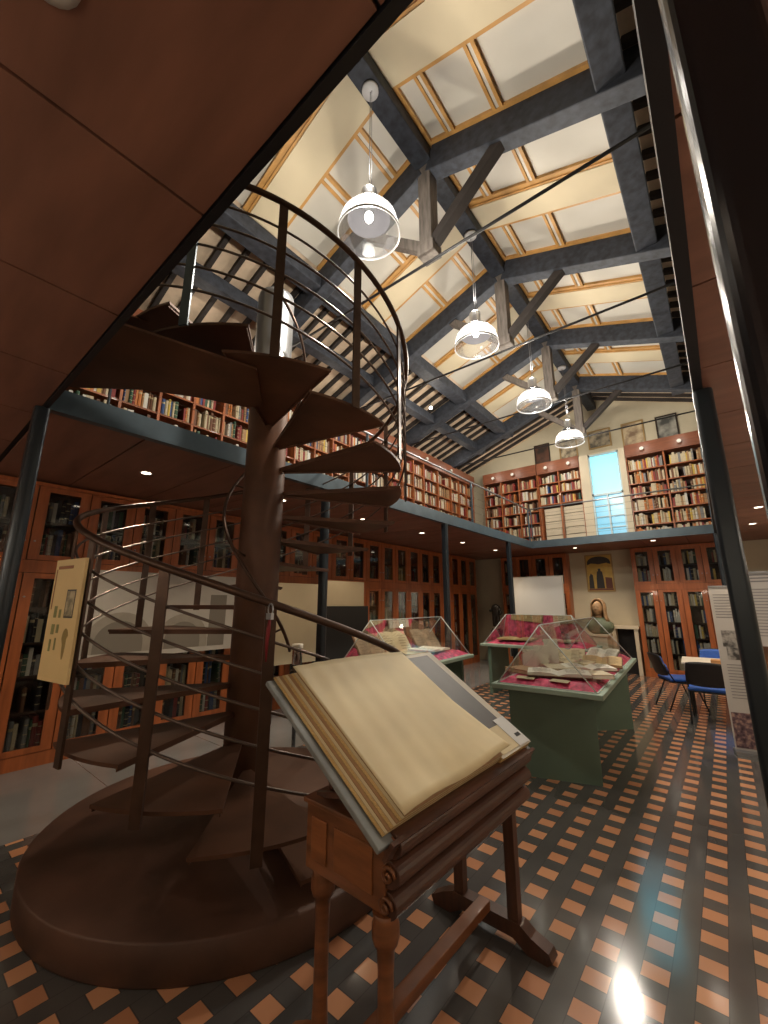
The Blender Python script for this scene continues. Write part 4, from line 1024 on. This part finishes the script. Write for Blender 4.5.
protos=[book_proto(v) for v in (0,1,2)]
words={}
order={}
mass=MB(); keys=list(PAL.keys())
pieces=[]
single_sorted=sorted(single)
for i,c in enumerate(CAND):
    p,ax,dep,t_,h,d_,colr,wh=c
    Mx=Matrix(((ax.x*t_,dep.x*d_,0,p.x),(ax.y*t_,dep.y*d_,0,p.y),(0,0,h,p.z),(0,0,0,1)))
    if i in sset:
        o=bpy.data.objects.new('book',random.choice(protos)); C.objects.link(o); o.matrix_world=Mx
        o.material_slots[0].link='OBJECT'; o.material_slots[0].material=bmats[colr]
        lc=CAND[i-1][6] if i and CAND[i-1][7]==wh else None; rc=CAND[i+1][6] if i+1<len(CAND) and CAND[i+1][7]==wh else None
        pr=project(p); 
        if p.z>3: row=min(range(6),key=lambda k:abs(p.z-UZ[k])) ; rown=['lowest','second lowest','third','fourth','fifth','topmost'][row]
        else:
            zz=lowz+hiz; row=min(range(7),key=lambda k:abs(p.z-zz[k])); rown=['lowest','second lowest','third','fourth','fifth','sixth','topmost'][row]
        size='thick' if t_>.042 else ('slim' if t_<.028 else 'mid-thick')
        lab='%s %s book %s%s row, %s'%(size,colr,('by a %s one, '%(lc or rc)) if (lc or rc) else '',rown,wh)
        words.setdefault(lab,[]).append((o,p))
    else:
        pieces.append((Mx,colr))
for lab,L in words.items():
    if len(L)==1: tag(L[0][0],lab,'book','books on the shelves'); continue
    L.sort(key=lambda q:project(q[1])[0])
    ordn=['leftmost','second','third','fourth','fifth','sixth','seventh','eighth','ninth','tenth']
    for k,(o,p) in enumerate(L): tag(o,'%s, %s'%(lab,ordn[k] if k<10 else 'rightmost'),'book','books on the shelves')
v6=[(-.5,0,0),(.5,0,0),(.5,1,0),(-.5,1,0),(-.5,0,1),(.5,0,1),(.5,1,1),(-.5,1,1)]
f6=[(0,1,5,4),(4,5,6,7),(1,2,6,5),(3,0,4,7)]
for Mx,colr in pieces: mass.add(v6,f6,keys.index(colr),Mx)
o=mass.build('shelved_books',[bmats[k] for k in keys]); tag(o,'remaining small books filling the shelves upstairs and behind the glass doors','books',kind='stuff')
# glazing of the case doors last
for d,(x0,x1,z0,z1,fl_) in case_frames:
    b=MB(); b.box(x0-.004,min(.012*fl_,.016*fl_),z0-.004,x1+.004,max(.012*fl_,.016*fl_),z1+.004); b.build('glass_pane',pane,d)

# ------------------------------------------------------------------ world and colour
w=bpy.data.worlds.new('world'); bpy.context.scene.world=w; w.use_nodes=True
w.node_tree.nodes['Background'].inputs[0].default_value=(.03,.035,.045,1); w.node_tree.nodes['Background'].inputs[1].default_value=1
vs=bpy.context.scene.view_settings; vs.view_transform='Standard'; vs.look='None'; vs.exposure=0.06; vs.gamma=1; vs.use_curve_mapping=False
cy_=bpy.context.scene.cycles; cy_.use_denoising=True; cy_.max_bounces=7; cy_.diffuse_bounces=4; cy_.glossy_bounces=3; cy_.transparent_max_bounces=10; cy_.sample_clamp_indirect=4; cy_.caustics_reflective=False; cy_.caustics_refractive=False
